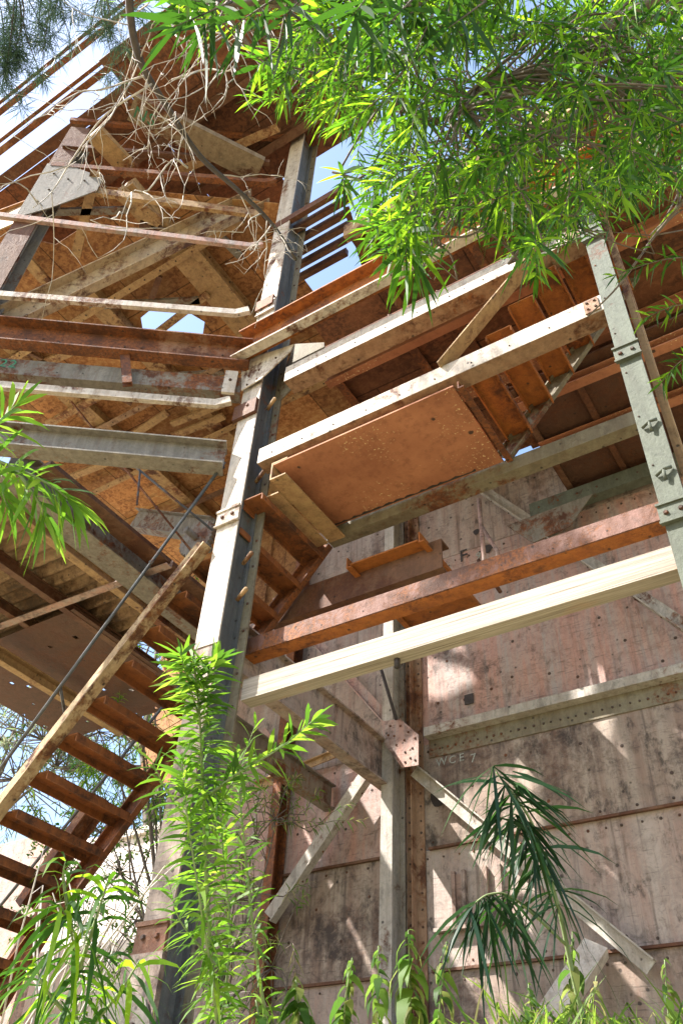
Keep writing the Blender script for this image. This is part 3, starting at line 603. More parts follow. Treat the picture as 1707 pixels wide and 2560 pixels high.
def words(txt, q, v, size, mat, parent, n=None, axis=X, name='chalk_letters', z=None, off=None, lean=0):
    cu = bpy.data.curves.new('letters', 'FONT'); cu.body = txt; cu.size = size; cu.extrude = .0015; cu.align_x = 'CENTER'; cu.align_y = 'CENTER'; cu.space_character = 1.1
    ob = bpy.data.objects.new('letters', cu); COL.objects.link(ob); bpy.context.view_layer.update()
    me = bpy.data.meshes.new_from_object(ob.evaluated_get(bpy.context.evaluated_depsgraph_get())); bpy.data.objects.remove(ob)
    b = MB(); pos, ax, up = q
    b.add([pos+ax*vv.co.x+up*(vv.co.y+lean*vv.co.x)+ax.cross(up)*vv.co.z for vv in me.vertices], [tuple(pp.vertices) for pp in me.polygons]); bpy.data.meshes.remove(me)
    return part(b, name, mat, parent)
for tx, q, s, ln in (('W', (1103, 1905), .11, .04), ('C', (1130, 1900), .10, 0), ('E', (1153, 1894), .10, .05), ('7', (1182, 1896), .115, 0)):
    words(tx, (on(*q, V=V1-.006), X, Z), 0, s, M['chalk'], W, lean=ln)
words('F', (on(1158, 1390, V=V1-.005), X, Z), 0, .22, M['black'], W, name='paint_letter')
words('9', (on(1195, 1390, V=V1-.005), X, Z), 0, .12, M['chalk'], W)
PB[tr.name] = Vector(tr.location)
q0, q1 = on(330, 265, Z=12.295), on(650, 425, Z=12.295); ax = (q1-q0).normalized()
words('NS', (on(362, 292, Z=12.297), ax, ax.cross(Vector((0, 0, -1)))*-1), 0, .22, M['greenpaint'], tr, name='green_letters')
PB[gp.name] = Vector(gp.location)
words('22', (ch(2.25, 7.86, .0), -D37, Z), 0, .16, M['greenpaint'], gp, name='green_letters')

# beams running back from the columns to the hull
b = MB(); b.extrude((-3.66, 3.98, 5.01), (-3.66, 6.36, 5.01), P_I(.13, .42, .016), Z); solo(b, 'rear_beam', [M['wall'], M['rivet']], 'deep grey I beam running back from the main column to the hull wall', 'beam')
b = MB(); b.extrude((-4.35, 4.75, 4.9), (-4.35, 6.36, 4.9), P_I(.11, .24, .014), Z); solo(b, 'rear_beam', M['grey'], 'smaller grey beam running back beside the deep I beam', 'beam')
b = MB(); q = on(1345, 2590, V=5.75); q1 = on(1490, 2370, V=6.2); b.extrude(q-(q1-q)*.6, q1, P_box(.17, .09), -Y); solo(b, 'leaning_prop', M['pale'], 'sunlit pale prop leaning on the foot of the hull wall', 'prop')

# ------------------------------------------------------------------ lower left: lean-to roof, purlins, handrails
RZ = 7.0
t = thing('lean_to_roof', (-7.6, 5, RZ), 'corrugated brown lean-to roof on purlins at lower left', 'roof')
def corr(x0, x1, y0, y1, z, amp=.03, pitch=.15):
    b = MB(); n = int((y1-y0)/pitch*6); vs = []
    for i in range(n+1):
        y = y0+(y1-y0)*i/n; zz = z+amp*math.sin(6.2832*(y-y0)/pitch); vs += [(x0, y, zz), (x1, y, zz)]
    b.add(vs, [(2*i, 2*i+1, 2*i+3, 2*i+2) for i in range(n)], 0, True); return b
bb = corr(-11, -6.28, 2.6, 5.6, RZ+.10, .04, .17); part(bb, 'sheet', M['corr'], t)
for i, (q, v0, v1, w, h, mt) in enumerate((((250, 1330), 2.8, 6.3, .2, .34, 'grey'), ((205, 1345), 2.7, 6.2, .12, .2, 'grey'), ((190, 1385), 2.6, 6.2, .10, .12, 'tan'), ((95, 1460), 2.6, 6.2, .09, .14, 'brown'), ((20, 1520), 2.6, 6.2, .08, .12, 'brown'), ((300, 1320), 3.0, 6.0, .22, .05, 'brown'))):
    u = on(*q, Z=RZ).x; b = MB(); b.extrude((u, v0, RZ-.02+.0013*i), (u, v1, RZ-.02+.0013*i), P_I(w, h, .016) if i < 5 else P_box(w, h), Z); part(b, 'purlin', M[mt], t)
u = on(90, 1700, Z=6.7).x; b = MB(); b.extrude((u, 3.2, 6.7), (u, 6.8, 6.7), P_chan(.10, .16), Z); part(b, 'edge_purlin', M['tan'], t)
b = MB(); p0, p1 = on(0, 1575, Z=6.9), on(430, 1420, Z=6.9); b.extrude(p0+(p0-p1)*.3, p1, P_ang(.09, .09), Z); part(b, 'rafter', M['pink'], t)
# holed sheet beyond the rafter
pl = MB(); random.seed(5)
HZ = 6.93; ua, ub = on(0, 1600, Z=HZ).x-1.2, on(330, 1700, Z=HZ).x+.5; va, vb = on(0, 1540, Z=HZ).y-.2, on(300, 1770, Z=HZ).y+.3
nu, nv = 16, 16; holes = {(random.randrange(0, nu), random.randrange(0, nv)) for _ in range(34)}
for i in range(nu):
    for j in range(nv):
        xa, xb = ua+(ub-ua)*i/nu, ua+(ub-ua)*(i+1)/nu; ya, yb = va+(vb-va)*j/nv, va+(vb-va)*(j+1)/nv; o = [(xa, ya), (xb, ya), (xb, yb), (xa, yb)]
        if (Vector((xa, ya, 0))-p0).cross(p1-p0).z > -.05: continue
        if (i, j) in holes:
            cx, cy, r = (xa+xb)/2+random.uniform(-.03, .03), (ya+yb)/2+random.uniform(-.02, .02), random.uniform(.014, .028)
            inn = [(cx-r, cy-r*1.3), (cx+r, cy-r), (cx+r*.8, cy+r*1.4), (cx-r, cy+r)]
            pl.add([(x, y, HZ) for x, y in o+inn], [(k, (k+1) % 4, 4+(k+1) % 4, 4+k) for k in range(4)])
        else: pl.add([(x, y, HZ) for x, y in o], [(0, 1, 2, 3)])
pl = solo(pl, 'holed_plate', M['dark'], 'dark brown plate pierced by small bright holes below the rafter', 'plate')
md = pl.modifiers.new('thick', 'SOLIDIFY'); md.thickness = .01

# handrails
def rail(q0, v0, q1, v1, r, mat, label, posts=()):
    b = MB(); p0, p1 = on(*q0, V=v0), on(*q1, V=v1); b.tube([p0+(p0-p1)*.0, p1], r, 8)
    for (s, q, v) in posts: b.tube([p0.lerp(p1, s), on(*q, V=v)], r*.9, 8)
    b.rivet(p0.lerp(p1, .72), -Y, r*1.8, r, 0, 8)
    return solo(b, 'handrail', mat, label, 'handrail', 'round bar handrails')
rail((-180, 2170), 3.70, (562, 1155), 3.70, .014, M['blue'], 'long blue grey bar handrail slanting along the long stair', [(.97, (560, 1168), 3.80), (.405, (165, 1795), 3.95)])
rail((-60, 2340), 4.72, (470, 1690), 4.72, .014, M['blue'], 'bar handrail on the far side of the long stair')
rail((180, 1005), 4.6, (490, 1391), 5.9, .016, M['rust'], 'thin rust brown rail behind the deep beam, left of two')
rail((327, 1157), 4.9, (532, 1326), 5.8, .016, M['blue'], 'thin blue grey rail behind the deep beam, right of two', [(.12, (343, 1262), 4.95)])
b = MB(); c0 = on(490, 1345, V=6.0)
vs = []; n = 28
for i in range(n*2):
    a = math.pi*i/n; r = .26 if i % 2 else .295
    vs.append(c0+Vector((r*math.cos(a), 0, r*math.sin(a))))
b.slab(vs, Y, .09); b.tube([c0-Y*.2, c0+Y*.3], .05, 10); solo(b, 'gear_wheel', M['grey'], 'toothed gear wheel half hidden behind the main column', 'gear')
b = MB(); p0, p1 = on(330, 1262, Z=7.6), on(560, 1330, Z=7.6); b.extrude(on(335, 1300, V=6.6), on(525, 1325, V=6.6), P_I(.2, .36), Z); solo(b, 'far_beam', M['grey'], 'pale grey far beam seen beyond the thin rails', 'beam')

# ------------------------------------------------------------------ things behind
b = MB(); b.box((-30, 10.6, 2.0), (-5.6, 11.0, 7.2)); b.box((-30.1, 10.5, 7.2), (-5.5, 11.1, 7.32))
solo(b, 'concrete_wall', M['concrete'], 'sunlit pale concrete wall behind the stairs', 'wall')
b = MB(); b.box((-9.5, 8.62, 6.9), (-3.7, 8.64, 11.74)); b.extrude((-9.5, 8.55, 9.2), (-3.7, 8.55, 9.2), P_I(.1, .2), Z)
for u in (-8.6, -7.4, -6.2, -5.0, -4.2): b.extrude((u, 8.58, 6.9), (u, 8.58, 11.7), P_ang(.06, .1), Y)
solo(b, 'rear_bulkhead', M['mottle'], 'mottled rusty bulkhead closing the back of the hopper bay', 'bulkhead')
b = MB(); b.box((-14.5, 9.4, 2.0), (-12.0, 9.6, 7.0)); solo(b, 'board_panel', M['pink'], 'pinkish upright panel with a painted mark behind the stair foot', 'panel')
for i, (q0, q1) in enumerate((((60, 2260), (250, 1990)), ((-30, 2520), (140, 2240)))):
    b = MB(); p0, p1 = on(*q0, V=5.2), on(*q1, V=5.2); b.extrude(p0, p1, P_chan(.1, .2), -Y); solo(b, 'rear_strut', M['rust'], ['rusty strut behind the foot of the long stair', 'lowest rusty strut in the bottom left corner'][i], 'strut')
for i in range(5):
    p = on(1660, 700+48*i, V=9.0); b = MB(); b.box((p.x-2.2, 9.0, p.z-.07), (p.x+4, 9.06, p.z+.07)); solo(b, 'fence_slat', M['rust'], ['topmost', 'second', 'middle', 'fourth', 'lowest'][i]+' of the rusty slats beyond the right column', 'slat', 'slats beyond the right column')

# ------------------------------------------------------------------ plants
R = random.Random(11)
def rv(s=1.0): return Vector((R.uniform(-s, s), R.uniform(-s, s), R.uniform(-s, s)))
def add_leaf(b, p, d, L, w, droop=.25, fold=.0, mi=None, seg=3):
    d = d.normalized(); sd = d.cross(Z+rv(.9))
    if sd.length < .05: sd = d.cross(X)
    sd.normalize(); prof = {3: (.22, 1.0, .72), 4: (.25, .9, 1.0, .6)}[seg]; vs = []
    for i, q in enumerate(prof):
        tt = i/seg; c = p+d*(L*tt)-Z*(droop*L*tt*tt); vs += [c+sd*(w*q/2), c-sd*(w*q/2)]
    vs.append(p+d*L*(1-.12*droop)-Z*(droop*L))
    n = len(prof)
    b.add(vs, [(2*i, 2*i+1, 2*i+3, 2*i+2) for i in range(n-1)]+[(2*n-2, 2*n-1, 2*n)], R.choices((0, 1, 2), (5, 3, 3))[0] if mi is None else mi, True)
def spline(pts, n=6):
    pts = [Vector(p) for p in pts]; P = [pts[0]*2-pts[1]]+pts+[pts[-1]*2-pts[-2]]; out = []
    for i in range(1, len(P)-2):
        for k in range(n):
            t = k/n; a, b_, c, d = P[i-1], P[i], P[i+1], P[i+2]
            out.append(.5*((2*b_)+(c-a)*t+(2*a-5*b_+4*c-d)*t*t+(3*b_-a-3*c+d)*t**3))
    return out+[pts[-1]]
def spray(fol, stem, pts, n, L, w, spread=(75, 30), droop=.25, r=.003, t0=.08, jit=.25, seg=3):
    """a twig with leaves set round it in a spiral, opening wide at its foot and closing towards its tip"""
    if stem is not None: stem.tube(pts, [r*(1-.75*i/(len(pts)-1)) for i in range(len(pts))], 4)
    m = len(pts)-1; a = R.uniform(0, 6.28)
    for i in range(n):
        t = t0+(1-t0)*(i+.5)/n; k = min(int(t*m), m-1); f = t*m-k; p = pts[k].lerp(pts[k+1], f); ax = (pts[k+1]-pts[k]).normalized()
        e = ax.cross(Vector((.3, .4, .86))).normalized(); g = ax.cross(e); a += 2.4+R.uniform(-.35, .35)
        s = math.radians(spread[0]+(spread[1]-spread[0])*t+R.uniform(-12, 12))
        d = ax*math.cos(s)+(e*math.cos(a)+g*math.sin(a))*math.sin(s)+rv(jit)*.5
        q = 1-.35*abs(t-.45)
        add_leaf(fol, p, d, L*q*R.uniform(.75, 1.15), w*R.uniform(.75, 1.15), droop*R.uniform(.5, 1.4), seg=seg)
def plant(name, base, label, cat, stem, stem_mat, fol, mats, stem_name='stem', group=None):
    t = thing(name, base, label, cat, group)
    if stem is not None and stem.v: part(stem, stem_name, stem_mat, t)
    if fol is not None and fol.v: part(fol, 'foliage', mats, t)
    return t
def inside(x, y, poly):
    c = False; j = len(poly)-1
    for i in range(len(poly)):
        xi, yi = poly[i]; xj, yj = poly[j]
        if (yi > y) != (yj > y) and x < (xj-xi)*(y-yi)/(yj-yi)+xi: c = not c
        j = i
    return c

# the narrow leaved tree whose boughs hang over the top right
stem, fol = MB(), MB()
trunk = spline([(1.95, 1.2, .4), (1.9, 1.45, 2.2), (1.75, 1.7, 4.0), (1.55, 1.9, 5.6), (1.4, 2.0, 7.2), (1.3, 2.1, 9.0)], 6)
stem.tube(trunk, [.13-.09*i/(len(trunk)-1) for i in range(len(trunk))], 10)
boughs = [[(1450, 150, 3.9), (1230, 250, 3.8), (1080, 300, 3.7), (960, 250, 3.65)], [(1500, 250, 3.5), (1270, 430, 3.4), (1130, 560, 3.35), (1040, 640, 3.3)],
          [(1600, 330, 4.4), (1450, 480, 4.3), (1330, 590, 4.25), (1270, 660, 4.2)], [(1300, -80, 2.9), (1000, -30, 2.8), (760, -10, 2.75), (520, 20, 2.7)],
          [(1400, 60, 4.9), (1100, 120, 4.8), (900, 190, 4.75), (720, 240, 4.7)], [(1660, 560, 4.5), (1600, 640, 4.4), (1540, 720, 4.35), (1470, 790, 4.3)], [(1350, 380, 4.6), (1130, 430, 4.5), (960, 460, 4.4), (830, 430, 4.4)],
          [(1600, 20, 3.2), (1400, 160, 3.1), (1210, 210, 3.0), (1120, 290, 3.0)], [(1500, -150, 4.2), (1200, -60, 4.1), (950, 60, 4.0), (800, 160, 4.0)]]
nodes = []
for bo in boughs:
    pts = [deep(*q) for q in bo]; j = min(trunk[12:], key=lambda p: abs(p.z-(pts[0].z-.5)))
    pts = spline([j, j.lerp(pts[0], .5)+Z*.25]+pts, 6)
    stem.tube(pts, [(.030 if bo[0][1] < 500 else .008)*(1-.85*i/(len(pts)-1))+.003 for i in range(len(pts))], 6); nodes += pts[8:]
CAN = [(330, -60), (430, 60), (600, 20), (640, 150), (600, 230), (700, 270), (840, 330), (830, 420), (930, 560), (900, 600), (1000, 650), (1060, 640), (1150, 540), (1260, 580), (1290, 660), (1400, 600), (1520, 540), (1580, 500), (1640, 470), (1800, 420), (1800, -120)]
cnt = 0
while cnt < 500:
    x, y = R.uniform(330, 1800), R.uniform(-120, 680)
    if not inside(x, y, CAN): continue
    if 640 < x < 900 and y < 260 and R.random() < .45: continue
    if x < 620 and R.random() < .6: continue
    if 560 < y and R.random() < .25: continue
    tip = deep(x, y, R.uniform(2.9, 5.6) if R.random() < .85 else R.uniform(2.3, 2.9)); cnt += 1
    near = R.choice(sorted(nodes, key=lambda p: (p-tip).length_squared)[:9])
    d = (tip-near); d = (d.normalized() if d.length > .05 else -CR)*.6 + (-CR*.45-Z*.35+rv(.45)); d.normalize()
    ln = R.uniform(.22, .42); a = tip-d*ln
    if (near-a).length < 1.1: stem.tube(spline([near, near.lerp(a, .6)+rv(.04)+Z*.03, a], 3), [.006, .006, .005, .0045, .004, .004, .0035], 4)
    spray(fol, stem, spline([a, a.lerp(tip, .55)+rv(.02), tip-Z*.03], 4), R.randint(17, 27), R.uniform(.105, .17), R.uniform(.0085, .0125), (78, 25), .5)
# upper boughs out of the picture that shade the lower ones
cnt = 0
while cnt < 170:
    x, y = R.uniform(500, 1800), R.uniform(-100, 600)
    if not inside(x, y, CAN): continue
    tip = deep(x, y, R.uniform(3.0, 5.2))+to_sun*R.uniform(.6, 2.6); q = tip-EYE
    if q.dot(CF) > .1 and 1280-FPX*q.dot(CU)/q.dot(CF) > -120: continue
    cnt += 1; d = (-CR*.4-Z*.3+rv(.7)).normalized(); a = tip-d*R.uniform(.25, .5)
    if cnt % 6 == 0:
        near = min(nodes, key=lambda p: (p-a).length_squared); stem.tube(spline([near, near.lerp(a, .6)+rv(.04), a], 3), .006, 4)
    spray(fol, stem, spline([a, a.lerp(tip, .5)+rv(.03), tip], 3), 26, R.uniform(.12, .17), .0125, (80, 28), .3)
# near dark sprays at the top, then the large bright tassels at the lower edge
for x, y in ((430, 10), (500, 20), (590, 0), (700, -10), (960, 10), (1040, 0), (1120, 10), (880, -20)):
    tip = deep(x, y+60, R.uniform(2.1, 2.5)); a = tip+Z*.22+CR*R.uniform(-.05, .15); near = min(nodes, key=lambda p: (p-a).length_squared); k_ = len(fol.mi)
    stem.tube(spline([near, near.lerp(a, .6)+Z*.05, a], 3), .005, 4); spray(fol, stem, spline([a, a.lerp(tip, .5), tip], 4), 15, .19, .0165, (85, 25), .5, .004, .2, seg=4)
    for i in range(k_, len(fol.mi)): fol.mi[i] = 2  # silhouette shade put into colour: every leaf takes the dark green
for q, n, L in (((1015, 640, 2.6), 26, .19), ((1030, 690, 2.6), 14, .17), ((1310, 620, 3.5), 26, .13), ((940, 520, 3.3), 18, .14), ((640, 170, 3.0), 18, .15), ((690, 215, 3.4), 18, .13), ((1340, 690, 3.6), 18, .12), ((860, 470, 3.5), 20, .14), ((980, 640, 3.2), 14, .13)):
    tip = deep(*q); a = tip+Z*.2+CR*R.uniform(-.02, .12); near = min(nodes, key=lambda p: (p-a).length_squared)
    stem.tube(spline([near, near.lerp(a, .6)+Z*.03, a], 3), .005, 4)
    spray(fol, stem, spline([a, a.lerp(tip, .5), tip], 4), n, L, .0175, (85, 25), .35, .004, .2, seg=4)
plant('narrow_leaf_tree', (1.95, 1.2, .3), 'bright green narrow leaved tree whose boughs hang over the top right', 'tree', stem, M['bark'], fol, LEAF, 'trunk')
# small far boughs beyond the right column, and the tree behind it
def bush(name, base, label, cat, pts, n, L, w, mats, smat, rad, spread=(80, 30), droop=.3, ln=(.3, .6), nl=(18, 28), group=None, up=.2):
    stem, fol = MB(), MB(); pts = [Vector(p) for p in pts]; base = Vector(base)
    top = sum(pts, Vector())/len(pts)
    tr = spline([base-Z*.1, base.lerp(top, .4)+rv(.08), top], 6); stem.tube(tr, [rad*(1-.8*i/(len(tr)-1)) for i in range(len(tr))], 7)
    for p in pts: q = tr[R.randint(4, len(tr)-1)]; stem.tube(spline([q, q.lerp(p, .5)+Z*.1+rv(.1), p], 4), [rad*.45, rad*.4, rad*.36, rad*.3, rad*.25, rad*.22, rad*.2, rad*.16, rad*.1], 5)
    sp = max((p-top).length for p in pts)*.55 if len(pts) > 1 else .5
    for i in range(n):
        c = R.choice(pts); p = c+Vector((R.gauss(0, 1), R.gauss(0, 1), R.gauss(0, .8)))*sp*.45
        d = ((p-top).normalized()*.6+rv(.6)+Z*up).normalized(); l = R.uniform(*ln)
        stem.tube([c, c.lerp(p, .5)+Z*.03, p], [rad*.12+.002, rad*.09+.002, rad*.06+.002], 4)
        spray(fol, stem, [p, p+d*l*.5, p+d*l-Z*l*.12], R.randint(*nl), L*R.uniform(.8, 1.2), w, spread, droop, rad*.06+.002)
    return plant(name, base, label, cat, stem, smat, fol, mats, 'trunk' if cat == 'tree' else 'stem', group)
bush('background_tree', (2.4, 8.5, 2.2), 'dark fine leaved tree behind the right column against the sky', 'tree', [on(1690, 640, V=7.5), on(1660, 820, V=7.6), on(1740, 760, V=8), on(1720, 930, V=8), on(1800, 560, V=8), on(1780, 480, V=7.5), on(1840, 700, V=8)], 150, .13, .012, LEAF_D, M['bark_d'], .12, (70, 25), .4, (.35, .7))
# right edge hanging sprays, nearer
stem, fol = MB(), MB()
for q0, q1 in (((1800, 640, 3.6), (1530, 690, 3.5)), ((1790, 760, 3.8), (1600, 800, 3.7)), ((1760, 880, 4.0), (1650, 960, 3.9))):
    a, c = deep(*q0), deep(*q1); spray(fol, stem, spline([a, a.lerp(c, .5)+Z*.05, c], 5), 34, .115, .011, (70, 35), .3, .005, .2)
stem.tube(spline([(1.75, 2.6, .6), (1.7, 2.7, 2.6), deep(1830, 800, 3.9), deep(1800, 640, 3.6)], 6), .014, 6)
plant('slender_sapling', (1.75, 2.6, .6), 'slender sapling reaching in from the right edge across the grey green column', 'sapling', stem, M['bark'], fol, LEAF)

# dead twiggy branch
stem = MB(); mainb = spline([deep(330, -120, 3.2), deep(325, 20, 3.25), deep(350, 150, 3.3), deep(420, 270, 3.35), deep(500, 390, 3.4), deep(600, 480, 3.4), deep(680, 560, 3.4), deep(740, 650, 3.35)], 6)
big = spline([(-3.4, -.6, .2), (-3.4, -.8, 3.0), (-2.6, -.6, 5.8), deep(330, -120, 3.2)], 6)
stem.tube(big, [.10-.085*i/(len(big)-1) for i in range(len(big))], 8); stem.tube(mainb, [.016*(1-.75*i/(len(mainb)-1))+.002 for i in range(len(mainb))], 7)
tw = MB()
def twig(p, d, ln, r, lvl):
    pts = [p]; n = 6
    for i in range(n):
        d = (d+rv(.26)-Z*.09).normalized(); pts.append(pts[-1]+d*ln/n)
    tw.tube(pts, [r*(1-.7*i/n) for i in range(n+1)], 4)
    if lvl > 0:
        for k in range(R.randint(2, 3)):
            q = pts[R.randint(1, n)]; twig(q, (d*.6+rv(.9)-Z*.15).normalized(), ln*R.uniform(.35, .65), r*.6, lvl-1)
for i in range(16):
    q = mainb[R.randint(6, len(mainb)-2)]; twig(q, (rv(.8)-Z*.45-CR*.1).normalized(), R.uniform(.2, .5), .0034, 2)
for x, y, dx, dy in ((390, 40, 560, 90), (430, 60, 560, 180), (360, 190, 200, 230), (380, 210, 130, 480), (470, 420, 330, 480), (430, 200, 600, 130)):
    a, c = deep(x, y, 3.3), deep(dx, dy, 3.2); pts = spline([a, a.lerp(c, .35)+rv(.05)+Z*.03, a.lerp(c, .7)+rv(.05), c, c-Z*.18+rv(.04)], 4); tw.tube(pts, [.0048*(1-.7*i/(len(pts)-1)) for i in range(len(pts))], 5)
    for p in pts[3::3]: twig(p, (rv(.6)-Z*.8).normalized(), R.uniform(.2, .5), .003, 1)
t = thing('dead_branch', (-3.4, -.6, .2), 'bare bleached dead branch tangled across the upper left', 'branch'); part(stem, 'bough', M['bark_d'], t); part(tw, 'twigs', M['twig'], t)

# tree left of the frame that dapples the foot of the structure
bush('shade_tree', (-8.6, .2, .3), 'leafy tree standing left of the structure', 'tree', [(-7.5, .5, 7.6), (-7.0, .8, 7.4), (-7.6, .2, 8.4), (-7.2, .5, 9.0), (-8.2, .3, 7.4), (-7.0, .6, 8.3)], 230, .15, .02, LEAF, M['bark'], .1, (75, 30), .35, (.3, .6))
# pine boughs, top left
stem, fol = MB(), MB()
stem.tube(spline([(-11.6, -1.6, 0), (-11.7, -1.5, 5), (-11.6, -1.5, 10), (-11.5, -1.5, 14)], 5), [.22-.009*i for i in range(16)], 8)
anchor = Vector((-11.5, -1.5, 13.2))
for q in ((-60, -120, 8.5), (40, -60, 8.4), (140, -90, 8.4), (260, -60, 8.3), (-40, 60, 8.6)):
    a = deep(*q); stem.tube(spline([anchor, anchor.lerp(a, .5)+Z*.5, a], 4), [.022, .02, .019, .018, .016, .014, .012, .01, .009], 5)
    for k in range(6):
        c = deep(q[0]+R.uniform(-60, 110), q[1]+R.uniform(90, 300), 8.4+R.uniform(-.3, .3)); pts = spline([a, a.lerp(c, .5)+rv(.1), c], 5)
        stem.tube(pts, [.012*(1-.75*i/(len(pts)-1)) for i in range(len(pts))], 4)
        for p in pts[3:]:
            dd = (c-a).normalized()
            for m_ in range(5): add_leaf(fol, p+rv(.04), (dd*.5+rv(.8)-Z*.25), R.uniform(.12, .2), .006, .2, mi=R.randint(0, 1))
        for e_ in (c, pts[-3]+rv(.12), pts[-4]+rv(.15)):
            for m_ in range(46): add_leaf(fol, e_+rv(.03), rv(1)+dd*.35, R.uniform(.14, .24), .0055, .15, mi=R.randint(0, 1))
plant('pine_tree', (-11.6, -1.6, 0), 'blue green pine with thin needled boughs at the top left corner', 'tree', stem, M['bark_d'], fol, PINE, 'trunk')

# sapling in front of the main column
stem, fol = MB(), MB()
def wand(pxs, r, n, L, w, spread, droop, seg=4, jit=.25, t0=.02):
    pts = spline([deep(*q) for q in pxs], 6); spray(fol, stem, pts, n, L, w, spread, droop, r, t0, jit, seg); return pts
def rooted(q): p = deep(*q); p.z = ground_h(p.x, p.y)-.05; return p
s0 = deep(560, 2700, 2.7)
stem.tube([rooted((560, 2700, 2.7)), s0], .011, 7)
wand([(560, 2700, 2.7), (525, 2350, 2.7), (508, 2000, 2.72), (500, 1800, 2.72), (482, 1640, 2.7)], .011, 330, .15, .013, (84, 62), .4)
wand([(500, 1800, 2.72), (470, 1700, 2.7), (450, 1630, 2.66)], .004, 40, .13, .016, (80, 35), .25)
wand([(500, 1770, 2.72), (520, 1690, 2.7), (545, 1650, 2.7)], .004, 40, .13, .016, (80, 35), .25)
wand([(690, 2700, 2.9), (640, 2380, 2.9), (605, 2050, 2.9), (592, 1880, 2.9)], .009, 150, .13, .011, (80, 50), .4)
stem.tube([rooted((690, 2700, 2.9)), deep(690, 2700, 2.9)], .009, 6)
wand([(540, 2500, 2.65), (500, 2250, 2.6), (470, 2050, 2.6), (455, 1900, 2.62)], .006, 90, .14, .015, (80, 45), .4)
wand([(548, 2600, 2.75), (575, 2350, 2.8), (560, 2150, 2.8), (548, 2000, 2.8)], .006, 90, .14, .015, (80, 45), .4)
wand([(508, 2000, 2.72), (600, 1930, 2.65), (700, 1870, 2.6), (790, 1795, 2.6)], .006, 60, .12, .016, (75, 35), .3)
wand([(508, 2060, 2.72), (580, 1960, 2.7), (640, 1810, 2.7)], .004, 30, .105, .011, (75, 35), .3)
wand([(515, 2100, 2.72), (430, 2000, 2.72), (380, 1900, 2.7)], .004, 34, .12, .011, (75, 40), .35)
wand([(530, 2400, 2.7), (450, 2300, 2.7), (420, 2190, 2.7)], .004, 30, .12, .011, (75, 40), .35)
plant('leafy_sapling', rooted((560, 2700, 2.7)), 'upright bright sapling with long narrow leaves in front of the main column', 'sapling', stem, M['stem'], fol, LEAF_P)

# left bough with big leaves
stem, fol = MB(), MB()
L0 = Vector((-2.9, .7, .3)); sp = spline([L0, L0+Vector((-.1, .1, 1.5)), deep(-260, 1250, 2.3), deep(-90, 1120, 2.2)], 6); stem.tube(sp, [.03-.0012*i for i in range(len(sp))], 7)
for pxs, n, L in (([(-90, 1120, 2.2), (40, 1170, 2.15), (130, 1215, 2.1), (185, 1260, 2.1)], 56, .135), ([(-90, 1120, 2.2), (-10, 1060, 2.2), (45, 1010, 2.2)], 30, .14), ([(40, 1170, 2.15), (100, 1260, 2.1), (110, 1300, 2.1)], 26, .14), ([(-90, 1120, 2.2), (-10, 1200, 2.1), (20, 1270, 2.1)], 26, .14)):
    wand(pxs, .006, n, L, .0135, (75, 25), .35)
plant('leafy_bough', L0, 'bright leafy bough reaching in from the left edge', 'bough', stem, M['stem'], fol, LEAF_P)

# dark clump bottom left
stem, fol = MB(), MB(); g0 = rooted((200, 2760, 1.9))
for pxs, n, L in (([(200, 2760, 1.9), (190, 2500, 1.9), (180, 2330, 1.85), (150, 2260, 1.8)], 60, .17), ([(190, 2450, 1.9), (240, 2300, 1.85), (270, 2200, 1.85)], 36, .16), ([(190, 2560, 1.9), (120, 2480, 1.85), (90, 2420, 1.85)], 24, .17), ([(200, 2600, 1.9), (300, 2480, 1.9), (350, 2400, 1.9)], 30, .17), ([(180, 2330, 1.85), (160, 2200, 1.85), (165, 2150, 1.85)], 16, .1)):
    wand(pxs, .006, n, L, .0135, (95, 45), .75)
stem.tube([g0, deep(200, 2760, 1.9)], .01, 6)
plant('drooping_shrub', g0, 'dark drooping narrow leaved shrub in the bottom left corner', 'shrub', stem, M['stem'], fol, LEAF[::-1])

# weeping dark plant, lower right
stem, fol = MB(), MB(); g0 = rooted((1500, 2700, 2.9))
main = spline([g0, deep(1500, 2700, 2.9), deep(1440, 2480, 2.95), deep(1390, 2250, 3.0), deep(1330, 2060, 2.95), deep(1240, 1930, 2.9)], 6)
stem.tube(main, [.012*(1-.7*i/(len(main)-1)) for i in range(len(main))], 6)
def frond(pxs, n, L, t0, lo=.5):
    q0 = [deep(*q) for q in pxs]; q0[0] = min(main, key=lambda p: (p-q0[0]).length); pts = spline(q0, 6); stem.tube(pts, [.006*(1-.7*i/(len(pts)-1)) for i in range(len(pts))], 5)
    for i in range(n):
        p = pts[min(int((t0+(1-t0)*i/n)*len(pts)), len(pts)-1)]; ax = (pts[-1]-pts[-3]).normalized()
        side = R.choice((-1, 1)); d = CR*side*R.uniform(.15, .8)+ax*R.uniform(-.1, .5)-Z*R.uniform(.1, .9)+rv(.3)
        add_leaf(fol, p, d, L*R.uniform(.6, 1.15), .0145*R.uniform(.75, 1.1), lo*R.uniform(.5, 1.3), seg=4)
frond([(1440, 2480, 2.95), (1395, 2260, 3.0), (1320, 2060, 2.95), (1232, 1915, 2.88)], 95, .25, .3)
frond([(1400, 2280, 3.0), (1340, 2120, 2.95), (1295, 2040, 2.9), (1250, 2045, 2.85)], 34, .22, .3)
frond([(1400, 2360, 3.0), (1290, 2250, 2.9), (1225, 2235, 2.85), (1172, 2268, 2.8)], 52, .24, .35)
for i in range(10): add_leaf(fol, deep(1262+R.randint(-20, 40), 1950+R.randint(-25, 60), 2.9), CR*R.uniform(.3, 1)-Z*R.uniform(-.1, .5)+rv(.15), .27*R.uniform(.7, 1.1), .013, .35, seg=4)
